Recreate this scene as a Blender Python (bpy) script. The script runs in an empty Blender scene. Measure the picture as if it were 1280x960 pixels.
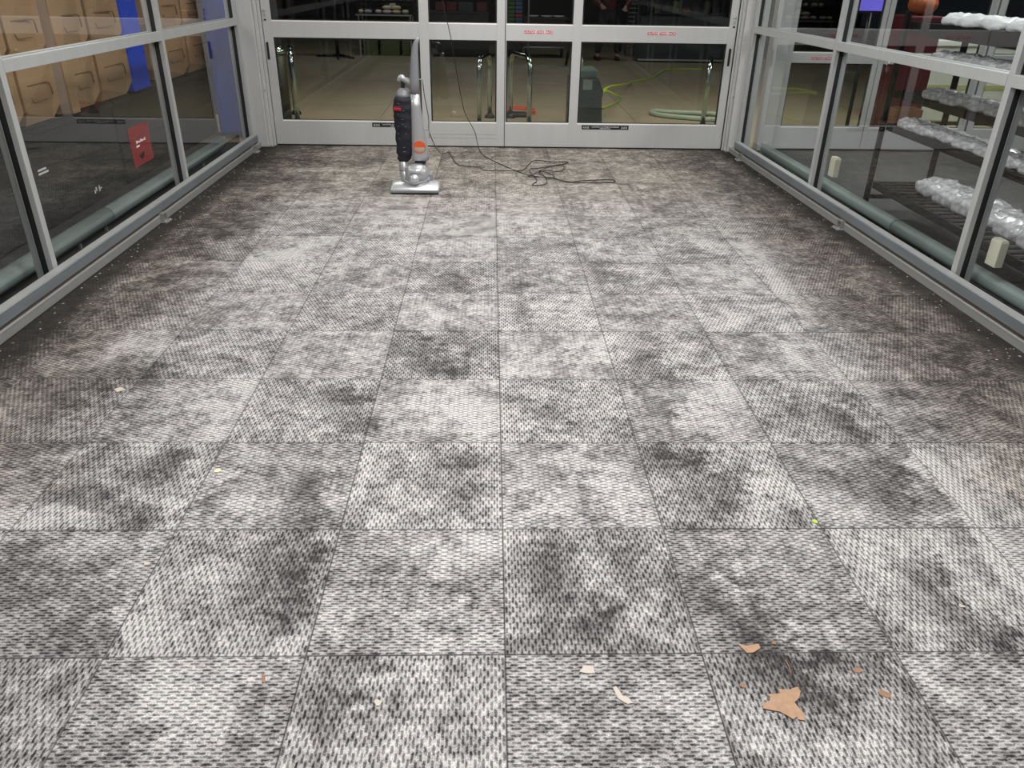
import bpy, bmesh, math, random
from mathutils import Vector, Matrix
rnd = random.Random(7)
S = bpy.context.scene
COL = S.collection
PI = math.pi

# ------------------------------------------------------------------ camera
cam = bpy.data.cameras.new('camera')
cam.sensor_width = 36.0
cam.lens = 967.4 / 1280 * 36
cam.clip_start = 0.02
cam.clip_end = 200
camo = bpy.data.objects.new('camera', cam)
COL.objects.link(camo)
_r = Vector((0.99960323, -0.02353642, 0.01547292))
_u = Vector((-0.00261968, 0.4692639, 0.88305409))
_f = Vector((0.02804481, 0.88274426, -0.46901605))
camo.matrix_world = Matrix(((_r.x, _u.x, -_f.x, 0), (_r.y, _u.y, -_f.y, 0), (_r.z, _u.z, -_f.z, 1.5218), (0, 0, 0, 1)))
S.camera = camo

# ------------------------------------------------------------------ world: night
w = bpy.data.worlds.new('night')
S.world = w
w.use_nodes = True
w.node_tree.nodes['Background'].inputs[0].default_value = (0.55, 0.65, 0.8, 1)
w.node_tree.nodes['Background'].inputs[1].default_value = 0.012

# ------------------------------------------------------------------ lights
def area(name, loc, size, sizey, power, col=(1, 1, 1), rot=(0, 0, 0)):
    l = bpy.data.lights.new(name, 'AREA')
    l.shape = 'RECTANGLE'
    l.size = size
    l.size_y = sizey
    l.energy = power
    l.color = col
    o = bpy.data.objects.new(name, l)
    o.location = loc
    o.rotation_euler = rot
    COL.objects.link(o)
    return o
VEST = [(-0.55, 1.0), (0.85, 1.0), (-0.55, 3.6), (0.85, 3.6), (0.15, 6.1)]
for (x, y) in VEST:
    area('vestibule_lamp', (x, y, 2.9), 0.55, 1.15, 48 if y < 5 else 64, (1.0, 0.99, 0.98))
STORE = [(-1.5, 9.3, 46), (2.2, 9.3, 46), (-2.2, 16.0, 26), (2.6, 15.8, 16)]  # added, unseen: near pair stands for vestibule spill, far pair lifts the goods
for (x, y, p) in STORE:
    area('store_fill', (x, y, 3.2 if y < 12 else 3.9), 1.2, 0.6, p, (1.0, 0.93, 0.80) if y < 12 else (0.9, 0.95, 1.0))
SIDE = [(3.9, 5.4, 66), (5.0, 8.4, 60), (-3.6, 4.6, 30), (-3.6, 7.4, 22)]  # all unseen; the second is added to brighten the chest front
for (x, y, p) in SIDE:
    area('unseen_side_lamp', (x, y, 2.8), 0.6, 1.2, p, (0.97, 1.0, 0.97))

S.view_settings.view_transform = 'Standard'
S.view_settings.look = 'None'
S.view_settings.exposure = 0.0
S.view_settings.gamma = 1.0
S.view_settings.use_curve_mapping = False

# ------------------------------------------------------------------ materials
def new_mat(name):
    m = bpy.data.materials.new(name)
    m.use_nodes = True
    return m, m.node_tree, m.node_tree.nodes['Principled BSDF']

def pm(name, col, rough=0.5, metal=0.0, noise=0.0, nscale=8.0, bump=0.0, bscale=60.0, emit=None, estr=0.0, spec=None, coat=0.0, stretch=None):
    m, nt, b = new_mat(name)
    b.inputs['Base Color'].default_value = (*col, 1)
    b.inputs['Roughness'].default_value = rough
    b.inputs['Metallic'].default_value = metal
    if spec is not None:
        b.inputs['Specular IOR Level'].default_value = spec
    if coat:
        b.inputs['Coat Weight'].default_value = coat
    if emit:
        b.inputs['Emission Color'].default_value = (*emit, 1)
        b.inputs['Emission Strength'].default_value = estr
    if noise > 0 or bump > 0:
        tc = nt.nodes.new('ShaderNodeTexCoord')
        mp = nt.nodes.new('ShaderNodeMapping')
        if stretch:
            mp.inputs['Scale'].default_value = stretch
        nt.links.new(tc.outputs['Object'], mp.inputs[0])
    if noise > 0:
        n = nt.nodes.new('ShaderNodeTexNoise')
        n.inputs['Scale'].default_value = nscale
        n.inputs['Detail'].default_value = 6
        nt.links.new(mp.outputs[0], n.inputs['Vector'])
        mx = nt.nodes.new('ShaderNodeMix')
        mx.data_type = 'RGBA'
        mx.inputs[6].default_value = (*[c * (1 - noise) for c in col], 1)
        mx.inputs[7].default_value = (*[min(1, c * (1 + noise)) for c in col], 1)
        nt.links.new(n.outputs[0], mx.inputs[0])
        nt.links.new(mx.outputs[2], b.inputs['Base Color'])
    if bump > 0:
        n2 = nt.nodes.new('ShaderNodeTexNoise')
        n2.inputs['Scale'].default_value = bscale
        n2.inputs['Detail'].default_value = 4
        nt.links.new(mp.outputs[0], n2.inputs['Vector'])
        bp = nt.nodes.new('ShaderNodeBump')
        bp.inputs['Strength'].default_value = bump
        bp.inputs['Distance'].default_value = 0.01
        nt.links.new(n2.outputs[0], bp.inputs['Height'])
        nt.links.new(bp.outputs[0], b.inputs['Normal'])
    return m

def glass_mat(name, tint, ior=1.5, base=0.0):
    m = bpy.data.materials.new(name)
    m.use_nodes = True
    nt = m.node_tree
    nt.nodes.clear()
    out = nt.nodes.new('ShaderNodeOutputMaterial')
    tr = nt.nodes.new('ShaderNodeBsdfTransparent')
    tr.inputs[0].default_value = (*tint, 1)
    gl = nt.nodes.new('ShaderNodeBsdfGlossy')
    gl.inputs['Roughness'].default_value = 0.0
    gl.inputs['Color'].default_value = (1, 1, 1, 1)
    fr = nt.nodes.new('ShaderNodeFresnel')
    fr.inputs[0].default_value = ior
    # a backfacing surface of a thin pane reflects like the front one
    ge = nt.nodes.new('ShaderNodeNewGeometry')
    inv = nt.nodes.new('ShaderNodeMath')
    inv.operation = 'SUBTRACT'
    inv.inputs[0].default_value = 1.0
    nt.links.new(ge.outputs['Backfacing'], inv.inputs[1])
    mu = nt.nodes.new('ShaderNodeMath')
    mu.operation = 'MULTIPLY'
    nt.links.new(fr.outputs[0], mu.inputs[0])
    nt.links.new(inv.outputs[0], mu.inputs[1])
    ad = nt.nodes.new('ShaderNodeMath')
    ad.operation = 'MULTIPLY_ADD'
    ad.inputs[1].default_value = 1.35
    ad.inputs[2].default_value = base
    ad.use_clamp = True
    nt.links.new(mu.outputs[0], ad.inputs[0])
    mx = nt.nodes.new('ShaderNodeMixShader')
    nt.links.new(ad.outputs[0], mx.inputs[0])
    nt.links.new(tr.outputs[0], mx.inputs[1])
    nt.links.new(gl.outputs[0], mx.inputs[2])
    nt.links.new(mx.outputs[0], out.inputs[0])
    return m

M = {}
M['alu'] = pm('satin aluminium', (0.57, 0.57, 0.56), 0.42, 0.2, noise=0.06, nscale=3, stretch=(6, 6, 0.8))
M['alu_s'] = pm('side wall aluminium', (0.47, 0.48, 0.475), 0.42, 0.3, noise=0.10, nscale=3, stretch=(6, 6, 0.8))
M['alu_d'] = pm('dull aluminium', (0.29, 0.29, 0.28), 0.55, 0.25, noise=0.14, nscale=5)
M['alu_bead'] = pm('top-lit bead and lamp frame aluminium', (0.90, 0.90, 0.88), 0.35, 0.1)  # paler than the doors: light from above on the beads is in the colour
M['rail'] = pm('scuffed aluminium rail', (0.20, 0.222, 0.235), 0.45, 0.3, noise=0.30, nscale=7, bump=0.15, bscale=30, stretch=(1, 0.35, 1))
M['rail_top'] = pm('pale aluminium top', (0.40, 0.405, 0.39), 0.5, 0.2, noise=0.15, nscale=9)  # rail top face and sill lip, paler than the rail sides
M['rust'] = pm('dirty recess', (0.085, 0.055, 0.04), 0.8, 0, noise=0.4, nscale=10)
M['gasket'] = pm('black rubber gasket', (0.012, 0.012, 0.014), 0.55)
M['black'] = pm('black plastic', (0.015, 0.015, 0.016), 0.4)
M['pipe'] = pm('grey green painted pipe', (0.20, 0.245, 0.23), 0.65, 0.0, noise=0.12, nscale=5)
M['glass_side'] = glass_mat('side glass', (0.945, 0.955, 0.955), 1.5)
M['glass_door'] = glass_mat('door glass', (0.88, 0.90, 0.88), 1.5)
M['tan'] = pm('tan moulded plastic', (0.47, 0.30, 0.165), 0.5, noise=0.05, nscale=3)
M['tan_shade'] = pm('shaded tan moulded plastic', (0.20, 0.125, 0.07), 0.5)
M['blue'] = pm('blue plastic', (0.035, 0.10, 0.75), 0.35)
M['darkbin'] = pm('dark grey plastic', (0.020, 0.020, 0.019), 0.6, noise=0.35, nscale=20, bump=0.3, bscale=50)
M['white'] = pm('white print', (0.75, 0.75, 0.74), 0.5)
M['cream'] = pm('cream plastic', (0.68, 0.66, 0.52), 0.5)
M['chest'] = pm('off white enamel', (0.78, 0.80, 0.74), 0.45)
M['red'] = pm('red sticker', (0.55, 0.05, 0.07), 0.5)
M['bag'] = pm('clear crinkled plastic bag', (0.44, 0.44, 0.45), 0.18, 0.0, noise=0.95, nscale=26, bump=0.9, bscale=38, coat=0.5)  # strong tone contrast paints sparkle highlights on the crinkles
M['bagw'] = pm('white plastic bag', (0.70, 0.71, 0.72), 0.3, 0.0, noise=0.15, nscale=18, bump=0.7, bscale=30)
M['rack'] = pm('black painted steel', (0.010, 0.009, 0.008), 0.6, 0.0, spec=0.12)
M['chrome'] = pm('chrome', (0.45, 0.54, 0.50), 0.16, 1.0)
M['silver'] = pm('silver painted plastic', (0.50, 0.50, 0.51), 0.33, 0.5)
M['silver_b'] = pm('polished silver', (0.70, 0.71, 0.73), 0.3, 0.6)
M['vgrey'] = pm('grey plastic', (0.25, 0.255, 0.27), 0.4, 0.1)
M['cloth'] = pm('black navy bag cloth', (0.012, 0.012, 0.02), 0.75, noise=0.3, nscale=25, bump=0.8, bscale=24)
M['orange'] = pm('orange badge', (0.70, 0.10, 0.025), 0.4)
M['beige'] = pm('beige badge', (0.62, 0.50, 0.38), 0.5)
M['ocord'] = pm('orange cord', (0.85, 0.12, 0.03), 0.4)
M['lime'] = pm('lime hose', (0.45, 0.62, 0.03), 0.4)
M['hose'] = pm('pale green grey hose', (0.38, 0.46, 0.36), 0.5)
M['cord'] = pm('black cord', (0.02, 0.018, 0.018), 0.5)
M['leaf'] = pm('dry brown leaf', (0.42, 0.26, 0.16), 0.75, noise=0.3, nscale=60, bump=0.4, bscale=200)
M['leafd'] = pm('dark dry leaf', (0.30, 0.17, 0.10), 0.8, noise=0.3, nscale=60)
M['paper'] = pm('white paper scrap', (0.55, 0.49, 0.42), 0.8, noise=0.08, nscale=50)
M['store'] = pm('store concrete', (0.36, 0.30, 0.20), 0.5, noise=0.22, nscale=1.3, bump=0.05, bscale=8)
M['ground'] = pm('dark rubber floor', (0.06, 0.06, 0.06), 0.6, noise=0.35, nscale=30, bump=0.5, bscale=80)
M['dark'] = pm('dark wall', (0.03, 0.032, 0.036), 0.6)
M['dkblue'] = pm('dark blue grey panel', (0.03, 0.04, 0.05), 0.5, noise=0.3, nscale=4)
M['scrub'] = pm('dark green grey plastic', (0.03, 0.045, 0.045), 0.42)
M['scrub_top'] = pm('green grey plastic lid', (0.09, 0.14, 0.125), 0.4)
M['maroon'] = pm('maroon', (0.10, 0.008, 0.016), 0.5, noise=0.2, nscale=5)
M['jeans'] = pm('dark denim', (0.018, 0.02, 0.03), 0.8)
M['skin'] = pm('skin', (0.45, 0.27, 0.19), 0.5)
M['hair'] = pm('dark hair', (0.02, 0.014, 0.01), 0.6)
M['green'] = pm('green packs', (0.06, 0.2, 0.04), 0.5)
M['bluep'] = pm('pale blue packs', (0.08, 0.16, 0.35), 0.5)
M['melon'] = pm('pale yellow bread', (0.72, 0.66, 0.44), 0.5)
M['pink'] = pm('pale pink card', (0.75, 0.6, 0.6), 0.5)
M['crate'] = pm('dull green crate', (0.10, 0.13, 0.05), 0.6)
M['screen'] = pm('lit screen', (0.1, 0.08, 0.6), 0.4, emit=(0.25, 0.2, 1.0), estr=0.7)
M['porange'] = pm('orange brown shell', (0.42, 0.10, 0.03), 0.45, noise=0.4, nscale=9)
M['olive'] = pm('dark olive paint', (0.05, 0.052, 0.03), 0.5)
M['ceil'] = pm('ceiling panel', (0.55, 0.55, 0.54), 0.8)
M['litter'] = pm('pale grit', (0.45, 0.42, 0.38), 0.8)
M['dirt'] = pm('black dirt', (0.012, 0.011, 0.010), 0.95, noise=0.5, nscale=40, bump=0.6, bscale=90)

# ---- red see-through window film (fine printed hatch)
def film():
    m, nt, b = new_mat('red perforated film')
    b.inputs['Base Color'].default_value = (0.55, 0.06, 0.06, 1)
    b.inputs['Roughness'].default_value = 0.5
    tc = nt.nodes.new('ShaderNodeTexCoord')
    wv = nt.nodes.new('ShaderNodeTexWave')
    wv.inputs['Scale'].default_value = 24
    wv.inputs['Distortion'].default_value = 2.5
    wv.bands_direction = 'DIAGONAL'
    nt.links.new(tc.outputs['Object'], wv.inputs['Vector'])
    mr = nt.nodes.new('ShaderNodeMapRange')
    mr.inputs[3].default_value = 0.08
    mr.inputs[4].default_value = 0.34
    nt.links.new(wv.outputs['Fac'], mr.inputs[0])
    nt.links.new(mr.outputs[0], b.inputs['Alpha'])
    return m
M['film'] = film()

# ---- carpet tile
BLOTS = [(-0.59,2.17,-0.6,1.97,0.07,-0.35),(-0.17,2.36,-0.12,2.17,0.07,-0.25),(-0.57,1.8,-0.59,1.57,0.11,-0.4),(-0.35,1.33,-0.38,1.26,0.09,-0.45),(-1.11,2.29,-1.14,2.26,0.07,-0.4),(-1.32,2.1,-1.05,1.96,0.07,-0.3),(0.59,1.69,0.72,1.45,0.1,-0.38),(0.63,2.34,0.76,2.08,0.1,-0.38),(1.39,2.22,1.36,2.08,0.08,-0.35),(1.27,1.69,1.31,1.44,0.08,-0.45),(1.37,2.67,1.39,2.45,0.06,-0.35),(0.7,2.7,0.69,2.51,0.04,-0.3),(0.71,3.31,0.73,3.02,0.09,-0.3),(0.25,3.31,0.26,3.18,0.1,-0.2),(0.14,4.04,0.15,3.54,0.07,-0.25),(0.1,2.73,0.27,2.6,0.06,-0.25),(0.18,1.76,0.27,1.51,0.1,-0.2),(0.71,1.4,0.74,1.27,0.12,-0.3),(0.21,2.22,0.24,2.17,0.07,-0.25),(-0.36,3.26,-0.18,3.01,0.11,-0.3),(-0.6,2.79,-0.49,2.54,0.08,-0.25),(0.59,4.46,0.69,4.18,0.1,-0.25),(-1.35,1.77,-1.11,1.52,0.13,-0.25),(-0.2,1.63,-0.11,1.6,0.05,-0.2),(-1.56,2.93,-1.58,2.37,0.19,-0.3),(-0.24,4.17,-0.15,4.04,0.14,-0.2),(-0.81,1.32,-0.7,1.26,0.09,0.35),(-0.88,1.46,-0.97,1.64,0.06,0.3),(-0.04,2.6,-0.17,2.72,0.11,0.3),(0.2,2.08,0.1,2.17,0.08,0.3),(0.62,3.26,0.54,3.18,0.11,0.2),(0.95,2.17,1.16,1.99,0.09,0.35),(1.46,3.27,1.43,3.1,0.09,0.2),(1.56,2.32,1.53,1.65,0.05,0.5),(1.53,3.27,1.57,2.6,0.05,0.2),(1.66,4.88,1.6,3.66,0.06,0.3),(1.39,4.88,1.52,4.41,0.07,0.3),(0.12,1.99,-0.12,1.76,0.1,0.2),(-1.04,2.86,-1.06,2.54,0.13,0.2),(-0.67,1.99,-0.87,2.08,0.1,0.25),(0.97,2.87,0.84,2.6,0.1,0.25),(-1.33,3.25,-1.02,3.16,0.09,0.2),(-1.37,4.35,-1.09,4.81,0.12,0.25),(0.48,1.99,0.41,2.22,0.08,0.2),(-1.49,2.0,-1.28,1.92,0.06,0.35),(0.72,1.16,0.91,1.2,0.11,0.2)]

def carpet():
    m, nt, b = new_mat('worn carpet tile')
    N = nt.nodes
    L = nt.links
    def mth(op, a, c=None, d=None, clamp=False):
        n = N.new('ShaderNodeMath')
        n.operation = op
        n.use_clamp = clamp
        for i, v in enumerate((a, c, d)):
            if v is None:
                continue
            if isinstance(v, (int, float)):
                n.inputs[i].default_value = v
            else:
                L.new(v, n.inputs[i])
        return n.outputs[0]
    def rng(v, a, c, d, e, smooth=True):
        n = N.new('ShaderNodeMapRange')
        if smooth:
            n.interpolation_type = 'SMOOTHSTEP'
        L.new(v, n.inputs[0])
        for i, q in zip((1, 2, 3, 4), (a, c, d, e)):
            n.inputs[i].default_value = q
        return n.outputs[0]
    def noise(vec, scale, det=4, rough=0.55):
        n = N.new('ShaderNodeTexNoise')
        n.inputs['Scale'].default_value = scale
        n.inputs['Detail'].default_value = det
        n.inputs['Roughness'].default_value = rough
        L.new(vec, n.inputs['Vector'])
        return n
    geo = N.new('ShaderNodeNewGeometry')
    P = geo.outputs['Position']
    tc = N.new('ShaderNodeTexCoord')
    O = tc.outputs['Object']
    so = N.new('ShaderNodeSeparateXYZ'); L.new(O, so.inputs[0])
    # weave: staggered dashes along the tile's own x axis, loosened by fine noise
    fz = noise(P, 110, 3)
    fzs = N.new('ShaderNodeSeparateColor'); L.new(fz.outputs['Color'], fzs.inputs[0])
    ox = mth('ADD', so.outputs[0], mth('MULTIPLY', mth('SUBTRACT', fzs.outputs[0], 0.5), 0.030))
    oy = mth('ADD', so.outputs[1], mth('MULTIPLY', mth('SUBTRACT', fzs.outputs[1], 0.5), 0.0065))
    row = mth('FLOOR', mth('DIVIDE', oy, 0.0092))
    fy = mth('FRACT', mth('DIVIDE', oy, 0.0092))
    fx = mth('FRACT', mth('ADD', mth('DIVIDE', ox, 0.038), mth('MULTIPLY', row, 0.5)))
    dx = mth('ABSOLUTE', mth('SUBTRACT', fx, 0.5))
    dy = mth('ABSOLUTE', mth('SUBTRACT', fy, 0.5))
    dash = mth('MULTIPLY', rng(dx, 0.22, 0.40, 1, 0), rng(dy, 0.20, 0.44, 1, 0))
    # tile edge
    ex = mth('MAXIMUM', mth('ABSOLUTE', so.outputs[0]), mth('ABSOLUTE', so.outputs[1]))
    edge = rng(ex, 0.2455, 0.2485, 0, 1)
    # wear in world space
    sp = N.new('ShaderNodeSeparateXYZ'); L.new(P, sp.inputs[0])
    n1 = noise(P, 2.6, 8, 0.68)
    n2 = noise(P, 8.5, 7, 0.72)
    n3 = noise(P, 34.0, 5, 0.75)
    wp = N.new('ShaderNodeVectorMath'); wp.operation = 'MULTIPLY_ADD'
    sb = N.new('ShaderNodeVectorMath'); sb.operation = 'SUBTRACT'
    L.new(n2.outputs['Color'], sb.inputs[0]); sb.inputs[1].default_value = (0.5, 0.5, 0.5)
    L.new(sb.outputs[0], wp.inputs[0]); wp.inputs[1].default_value = (0.30, 0.30, 0.0); L.new(P, wp.inputs[2])
    WP = wp.outputs[0]
    wear = mth('MULTIPLY_ADD', mth('SUBTRACT', n1.outputs[0], 0.5), 1.15, 0.64)
    wear = mth('ADD', wear, mth('MULTIPLY', mth('SUBTRACT', n2.outputs[0], 0.5), 2.1))
    wear = mth('ADD', wear, mth('MULTIPLY', mth('SUBTRACT', n3.outputs[0], 0.5), 1.0))
    # untrodden sides stay dark, walking lane in the middle is faded
    sx = mth('ADD', sp.outputs[0], mth('MULTIPLY', mth('SUBTRACT', n1.outputs[0], 0.5), 0.9))
    left = rng(sx, -1.95, -1.35, 1, 0)
    right = rng(sx, 1.55, 2.05, 0, 1)
    near = rng(sp.outputs[1], 1.9, 3.2, 0.15, 1)
    wear = mth('SUBTRACT', wear, mth('MULTIPLY', mth('MULTIPLY', mth('ADD', left, right), near), 0.42))
    wear = mth('SUBTRACT', wear, mth('MULTIPLY', rng(sp.outputs[1], 5.2, 6.4, 0, 1), 0.12))
    oi = N.new('ShaderNodeObjectInfo')
    wear = mth('ADD', wear, mth('MULTIPLY', mth('SUBTRACT', oi.outputs['Random'], 0.5), 0.20))
    for (ax, ay, bx, by, r, amp) in BLOTS:
        dxx, dyy = bx - ax, by - ay
        ll = max(1e-4, dxx * dxx + dyy * dyy)
        s1 = N.new('ShaderNodeVectorMath'); s1.operation = 'SUBTRACT'
        L.new(WP, s1.inputs[0]); s1.inputs[1].default_value = (ax, ay, 0)
        dt = N.new('ShaderNodeVectorMath'); dt.operation = 'DOT_PRODUCT'
        L.new(s1.outputs[0], dt.inputs[0]); dt.inputs[1].default_value = (dxx / ll, dyy / ll, 0)
        t = mth('MAXIMUM', mth('MINIMUM', dt.outputs['Value'], 1.0), 0.0)
        sc = N.new('ShaderNodeVectorMath'); sc.operation = 'SCALE'
        sc.inputs[0].default_value = (dxx, dyy, 0); L.new(t, sc.inputs['Scale'])
        s2 = N.new('ShaderNodeVectorMath'); s2.operation = 'DISTANCE'
        L.new(s1.outputs[0], s2.inputs[0]); L.new(sc.outputs[0], s2.inputs[1])
        wear = mth('ADD', wear, rng(s2.outputs['Value'], r * 0.4, r * 1.4, amp * 0.85, 0.0))
    wear = mth('MAXIMUM', mth('MINIMUM', wear, 1.15), 0.0)
    # yarn colour
    cr = N.new('ShaderNodeValToRGB')
    e = cr.color_ramp.elements
    e[0].position = 0.0; e[0].color = (0.070, 0.064, 0.062, 1)
    e[1].position = 1.0; e[1].color = (0.60, 0.578, 0.568, 1)
    k = e.new(0.45); k.color = (0.27, 0.257, 0.252, 1)
    L.new(wear, cr.inputs[0])
    # pale lint specks
    # browner tint at the sides and far end
    br = mth('MAXIMUM', mth('MULTIPLY', mth('ADD', left, right), 0.8), rng(sp.outputs[1], 4.8, 6.8, 0, 0.9))
    br = mth('MINIMUM', br, 1.0)
    tint = N.new('ShaderNodeMix'); tint.data_type = 'RGBA'; tint.blend_type = 'MULTIPLY'
    L.new(br, tint.inputs[0]); L.new(cr.outputs[0], tint.inputs[6]); tint.inputs[7].default_value = (1.04, 0.96, 0.85, 1)
    # dashes: deep yarn, fading where the traffic film fills them
    fade = mth('MULTIPLY', dash, mth('MULTIPLY', rng(wear, 0.2, 1.1, 0.97, 0.70), rng(n3.outputs[0], .3, .7, 1.1, .72)))
    grit = noise(P, 380, 2, 0.8)
    dk = N.new('ShaderNodeMix'); dk.data_type = 'RGBA'; dk.blend_type = 'MIX'
    L.new(fade, dk.inputs[0]); L.new(tint.outputs[2], dk.inputs[6]); dk.inputs[7].default_value = (0.020, 0.019, 0.020, 1)
    gr = N.new('ShaderNodeMix'); gr.data_type = 'RGBA'; gr.blend_type = 'MULTIPLY'; gr.inputs[0].default_value = 1.0
    gv = rng(grit.outputs[0], 0.3, 0.7, 0.40, 1.60, False)
    gc = N.new('ShaderNodeCombineColor')
    for i in range(3):
        L.new(gv, gc.inputs[i])
    L.new(dk.outputs[2], gr.inputs[6]); L.new(gc.outputs[0], gr.inputs[7])
    ed = N.new('ShaderNodeMix'); ed.data_type = 'RGBA'
    L.new(mth('MULTIPLY', edge, 0.6), ed.inputs[0]); L.new(gr.outputs[2], ed.inputs[6]); ed.inputs[7].default_value = (0.05, 0.048, 0.046, 1)
    # black dirt swept up against the sills
    sl = rng(mth('ADD', sp.outputs[0], mth('MULTIPLY', mth('SUBTRACT', n3.outputs[0], .5), 0.10)), -2.12, -1.95, 0.88, 0)
    rx = mth('ADD', mth('ADD', sp.outputs[0], mth('MULTIPLY', sp.outputs[1], 0.03)), mth('MULTIPLY', mth('SUBTRACT', n3.outputs[0], .5), 0.10))
    sr = rng(rx, 2.34, 2.52, 0, 0.88)
    di = N.new('ShaderNodeMix'); di.data_type = 'RGBA'
    L.new(mth('MAXIMUM', sl, sr), di.inputs[0]); L.new(ed.outputs[2], di.inputs[6]); di.inputs[7].default_value = (0.022, 0.02, 0.018, 1)
    L.new(di.outputs[2], b.inputs['Base Color'])
    b.inputs['Roughness'].default_value = 0.85
    b.inputs['Specular IOR Level'].default_value = 0.2
    bp = N.new('ShaderNodeBump')
    bp.inputs['Strength'].default_value = 0.5
    bp.inputs['Distance'].default_value = 0.003
    hh = mth('SUBTRACT', mth('MULTIPLY', grit.outputs[0], 0.5), dash)
    L.new(hh, bp.inputs['Height'])
    L.new(bp.outputs[0], b.inputs['Normal'])
    return m
M['carpet'] = carpet()

# ------------------------------------------------------------------ mesh helpers
class MB:
    def __init__(s):
        s.bm = bmesh.new()
        s.mats = []
        s.cur = 0
    def mat(s, m):
        if m not in s.mats:
            s.mats.append(m)
        s.cur = s.mats.index(m)
        return s
    def _tag(s, faces, smooth=False):
        for f in faces:
            f.material_index = s.cur
            f.smooth = smooth
    def box(s, x0, x1, y0, y1, z0, z1, bev=0.0, taper=None):
        v = [s.bm.verts.new((x, y, z)) for z in (z0, z1) for y in (y0, y1) for x in (x0, x1)]
        if taper:
            cx, cy = (x0 + x1) / 2, (y0 + y1) / 2
            for q in v[4:]:
                q.co.x = cx + (q.co.x - cx) * taper
                q.co.y = cy + (q.co.y - cy) * taper
        F = [s.bm.faces.new([v[i] for i in q]) for q in ((0, 2, 3, 1), (4, 5, 7, 6), (0, 1, 5, 4), (2, 6, 7, 3), (0, 4, 6, 2), (1, 3, 7, 5))]
        s._tag(F)
        if bev > 0:
            ed = list({e for f in F for e in f.edges})
            r = bmesh.ops.bevel(s.bm, geom=ed, offset=bev, segments=2, affect='EDGES', profile=0.5)
            s._tag(r['faces'])
        return s
    def rings(s, rings, cap=True, smooth=True, closed=True):
        R = [[s.bm.verts.new(p) for p in r] for r in rings]
        F = []
        n = len(R[0])
        for a, b in zip(R, R[1:]):
            for i in range(n if closed else n - 1):
                j = (i + 1) % n
                F.append(s.bm.faces.new((a[i], a[j], b[j], b[i])))
        s._tag(F, smooth)
        if cap:
            c = [s.bm.faces.new(list(reversed(R[0]))), s.bm.faces.new(R[-1])]
            s._tag(c, False)
        return s
    def tube(s, pts, r, n=10, cap=True, closed=False):
        P = [Vector(p) for p in pts]
        rr = r if isinstance(r, (list, tuple)) else [r] * len(P)
        rings = []
        up = None
        for i, p in enumerate(P):
            if closed:
                t = P[(i + 1) % len(P)] - P[i - 1]
            else:
                t = P[min(i + 1, len(P) - 1)] - P[max(i - 1, 0)]
            t.normalize()
            if up is None:
                up = t.orthogonal().normalized()
            else:
                up = (up - t * up.dot(t))
                if up.length < 1e-5:
                    up = t.orthogonal()
                up.normalize()
            sd = t.cross(up)
            rings.append([p + (up * math.cos(2 * PI * k / n) + sd * math.sin(2 * PI * k / n)) * rr[i] for k in range(n)])
        if closed:
            rings.append(rings[0])
            cap = False
        return s.rings(rings, cap)
    def lathe(s, prof, c=(0, 0, 0), n=24, sx=1, sy=1, axis='z', a0=0.0):
        rings = []
        for (r, h) in prof:
            r = max(r, 1e-4)
            ring = []
            for k in range(n):
                a = a0 + 2 * PI * k / n
                x, y, z = r * math.cos(a) * sx, r * math.sin(a) * sy, h
                if axis == 'y':
                    x, y, z = x, -z, y
                elif axis == 'x':
                    x, y, z = z, x, y
                ring.append((c[0] + x, c[1] + y, c[2] + z))
            rings.append(ring)
        return s.rings(rings, True)
    def poly(s, pts, th, axis='z', at=0.0):
        # extruded polygon; pts are 2D
        def P(p, h):
            if axis == 'z':
                return (p[0], p[1], at + h)
            if axis == 'y':
                return (p[0], at + h, p[1])
            return (at + h, p[0], p[1])
        a = [s.bm.verts.new(P(p, 0)) for p in pts]
        b = [s.bm.verts.new(P(p, th)) for p in pts]
        F = [s.bm.faces.new(list(reversed(a))), s.bm.faces.new(b)]
        n = len(pts)
        for i in range(n):
            F.append(s.bm.faces.new((a[i], a[(i + 1) % n], b[(i + 1) % n], b[i])))
        s._tag(F)
        return s
    def mesh(s, name, mat=None):
        bmesh.ops.recalc_face_normals(s.bm, faces=s.bm.faces)
        me = bpy.data.meshes.new(name)
        s.bm.to_mesh(me)
        s.bm.free()
        if mat:
            me.materials.append(mat)
        else:
            for m in s.mats:
                me.materials.append(m)
        return me
    def build(s, name, mat=None, parent=None, loc=None, rot=None):
        return link(name, s.mesh(name, mat), parent, loc, rot)

def link(name, me, parent=None, loc=None, rot=None):
    o = bpy.data.objects.new(name, me)
    COL.objects.link(o)
    if parent:
        o.parent = parent
    if loc:
        o.location = loc
    if rot:
        o.rotation_euler = rot
    return o

def tag(o, label, cat, group=None):
    o['label'] = label
    o['category'] = cat
    if group:
        o['group'] = group
    return o

def thing(name, label, cat, loc=(0, 0, 0), rz=0, group=None):
    o = link(name, None, None, loc, (0, 0, rz))
    return tag(o, label, cat, group)

def struct(name, loc=(0, 0, 0), rz=0, me=None):
    o = link(name, me, None, loc, (0, 0, rz))
    o['kind'] = 'structure'
    return o

def dup(o, loc=None, rz=None, parent=None):
    c = o.copy()
    COL.objects.link(c)
    if parent:
        c.parent = parent
    if loc is not None:
        c.location = loc
    if rz is not None:
        c.rotation_euler = (0, 0, rz)
    for ch in list(o.children):
        dup(ch, parent=c)
    return c

def box(name, mat, parent, *a, bev=0.0, **k):
    return MB().box(*a, bev=bev, **k).build(name, mat, parent)

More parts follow.
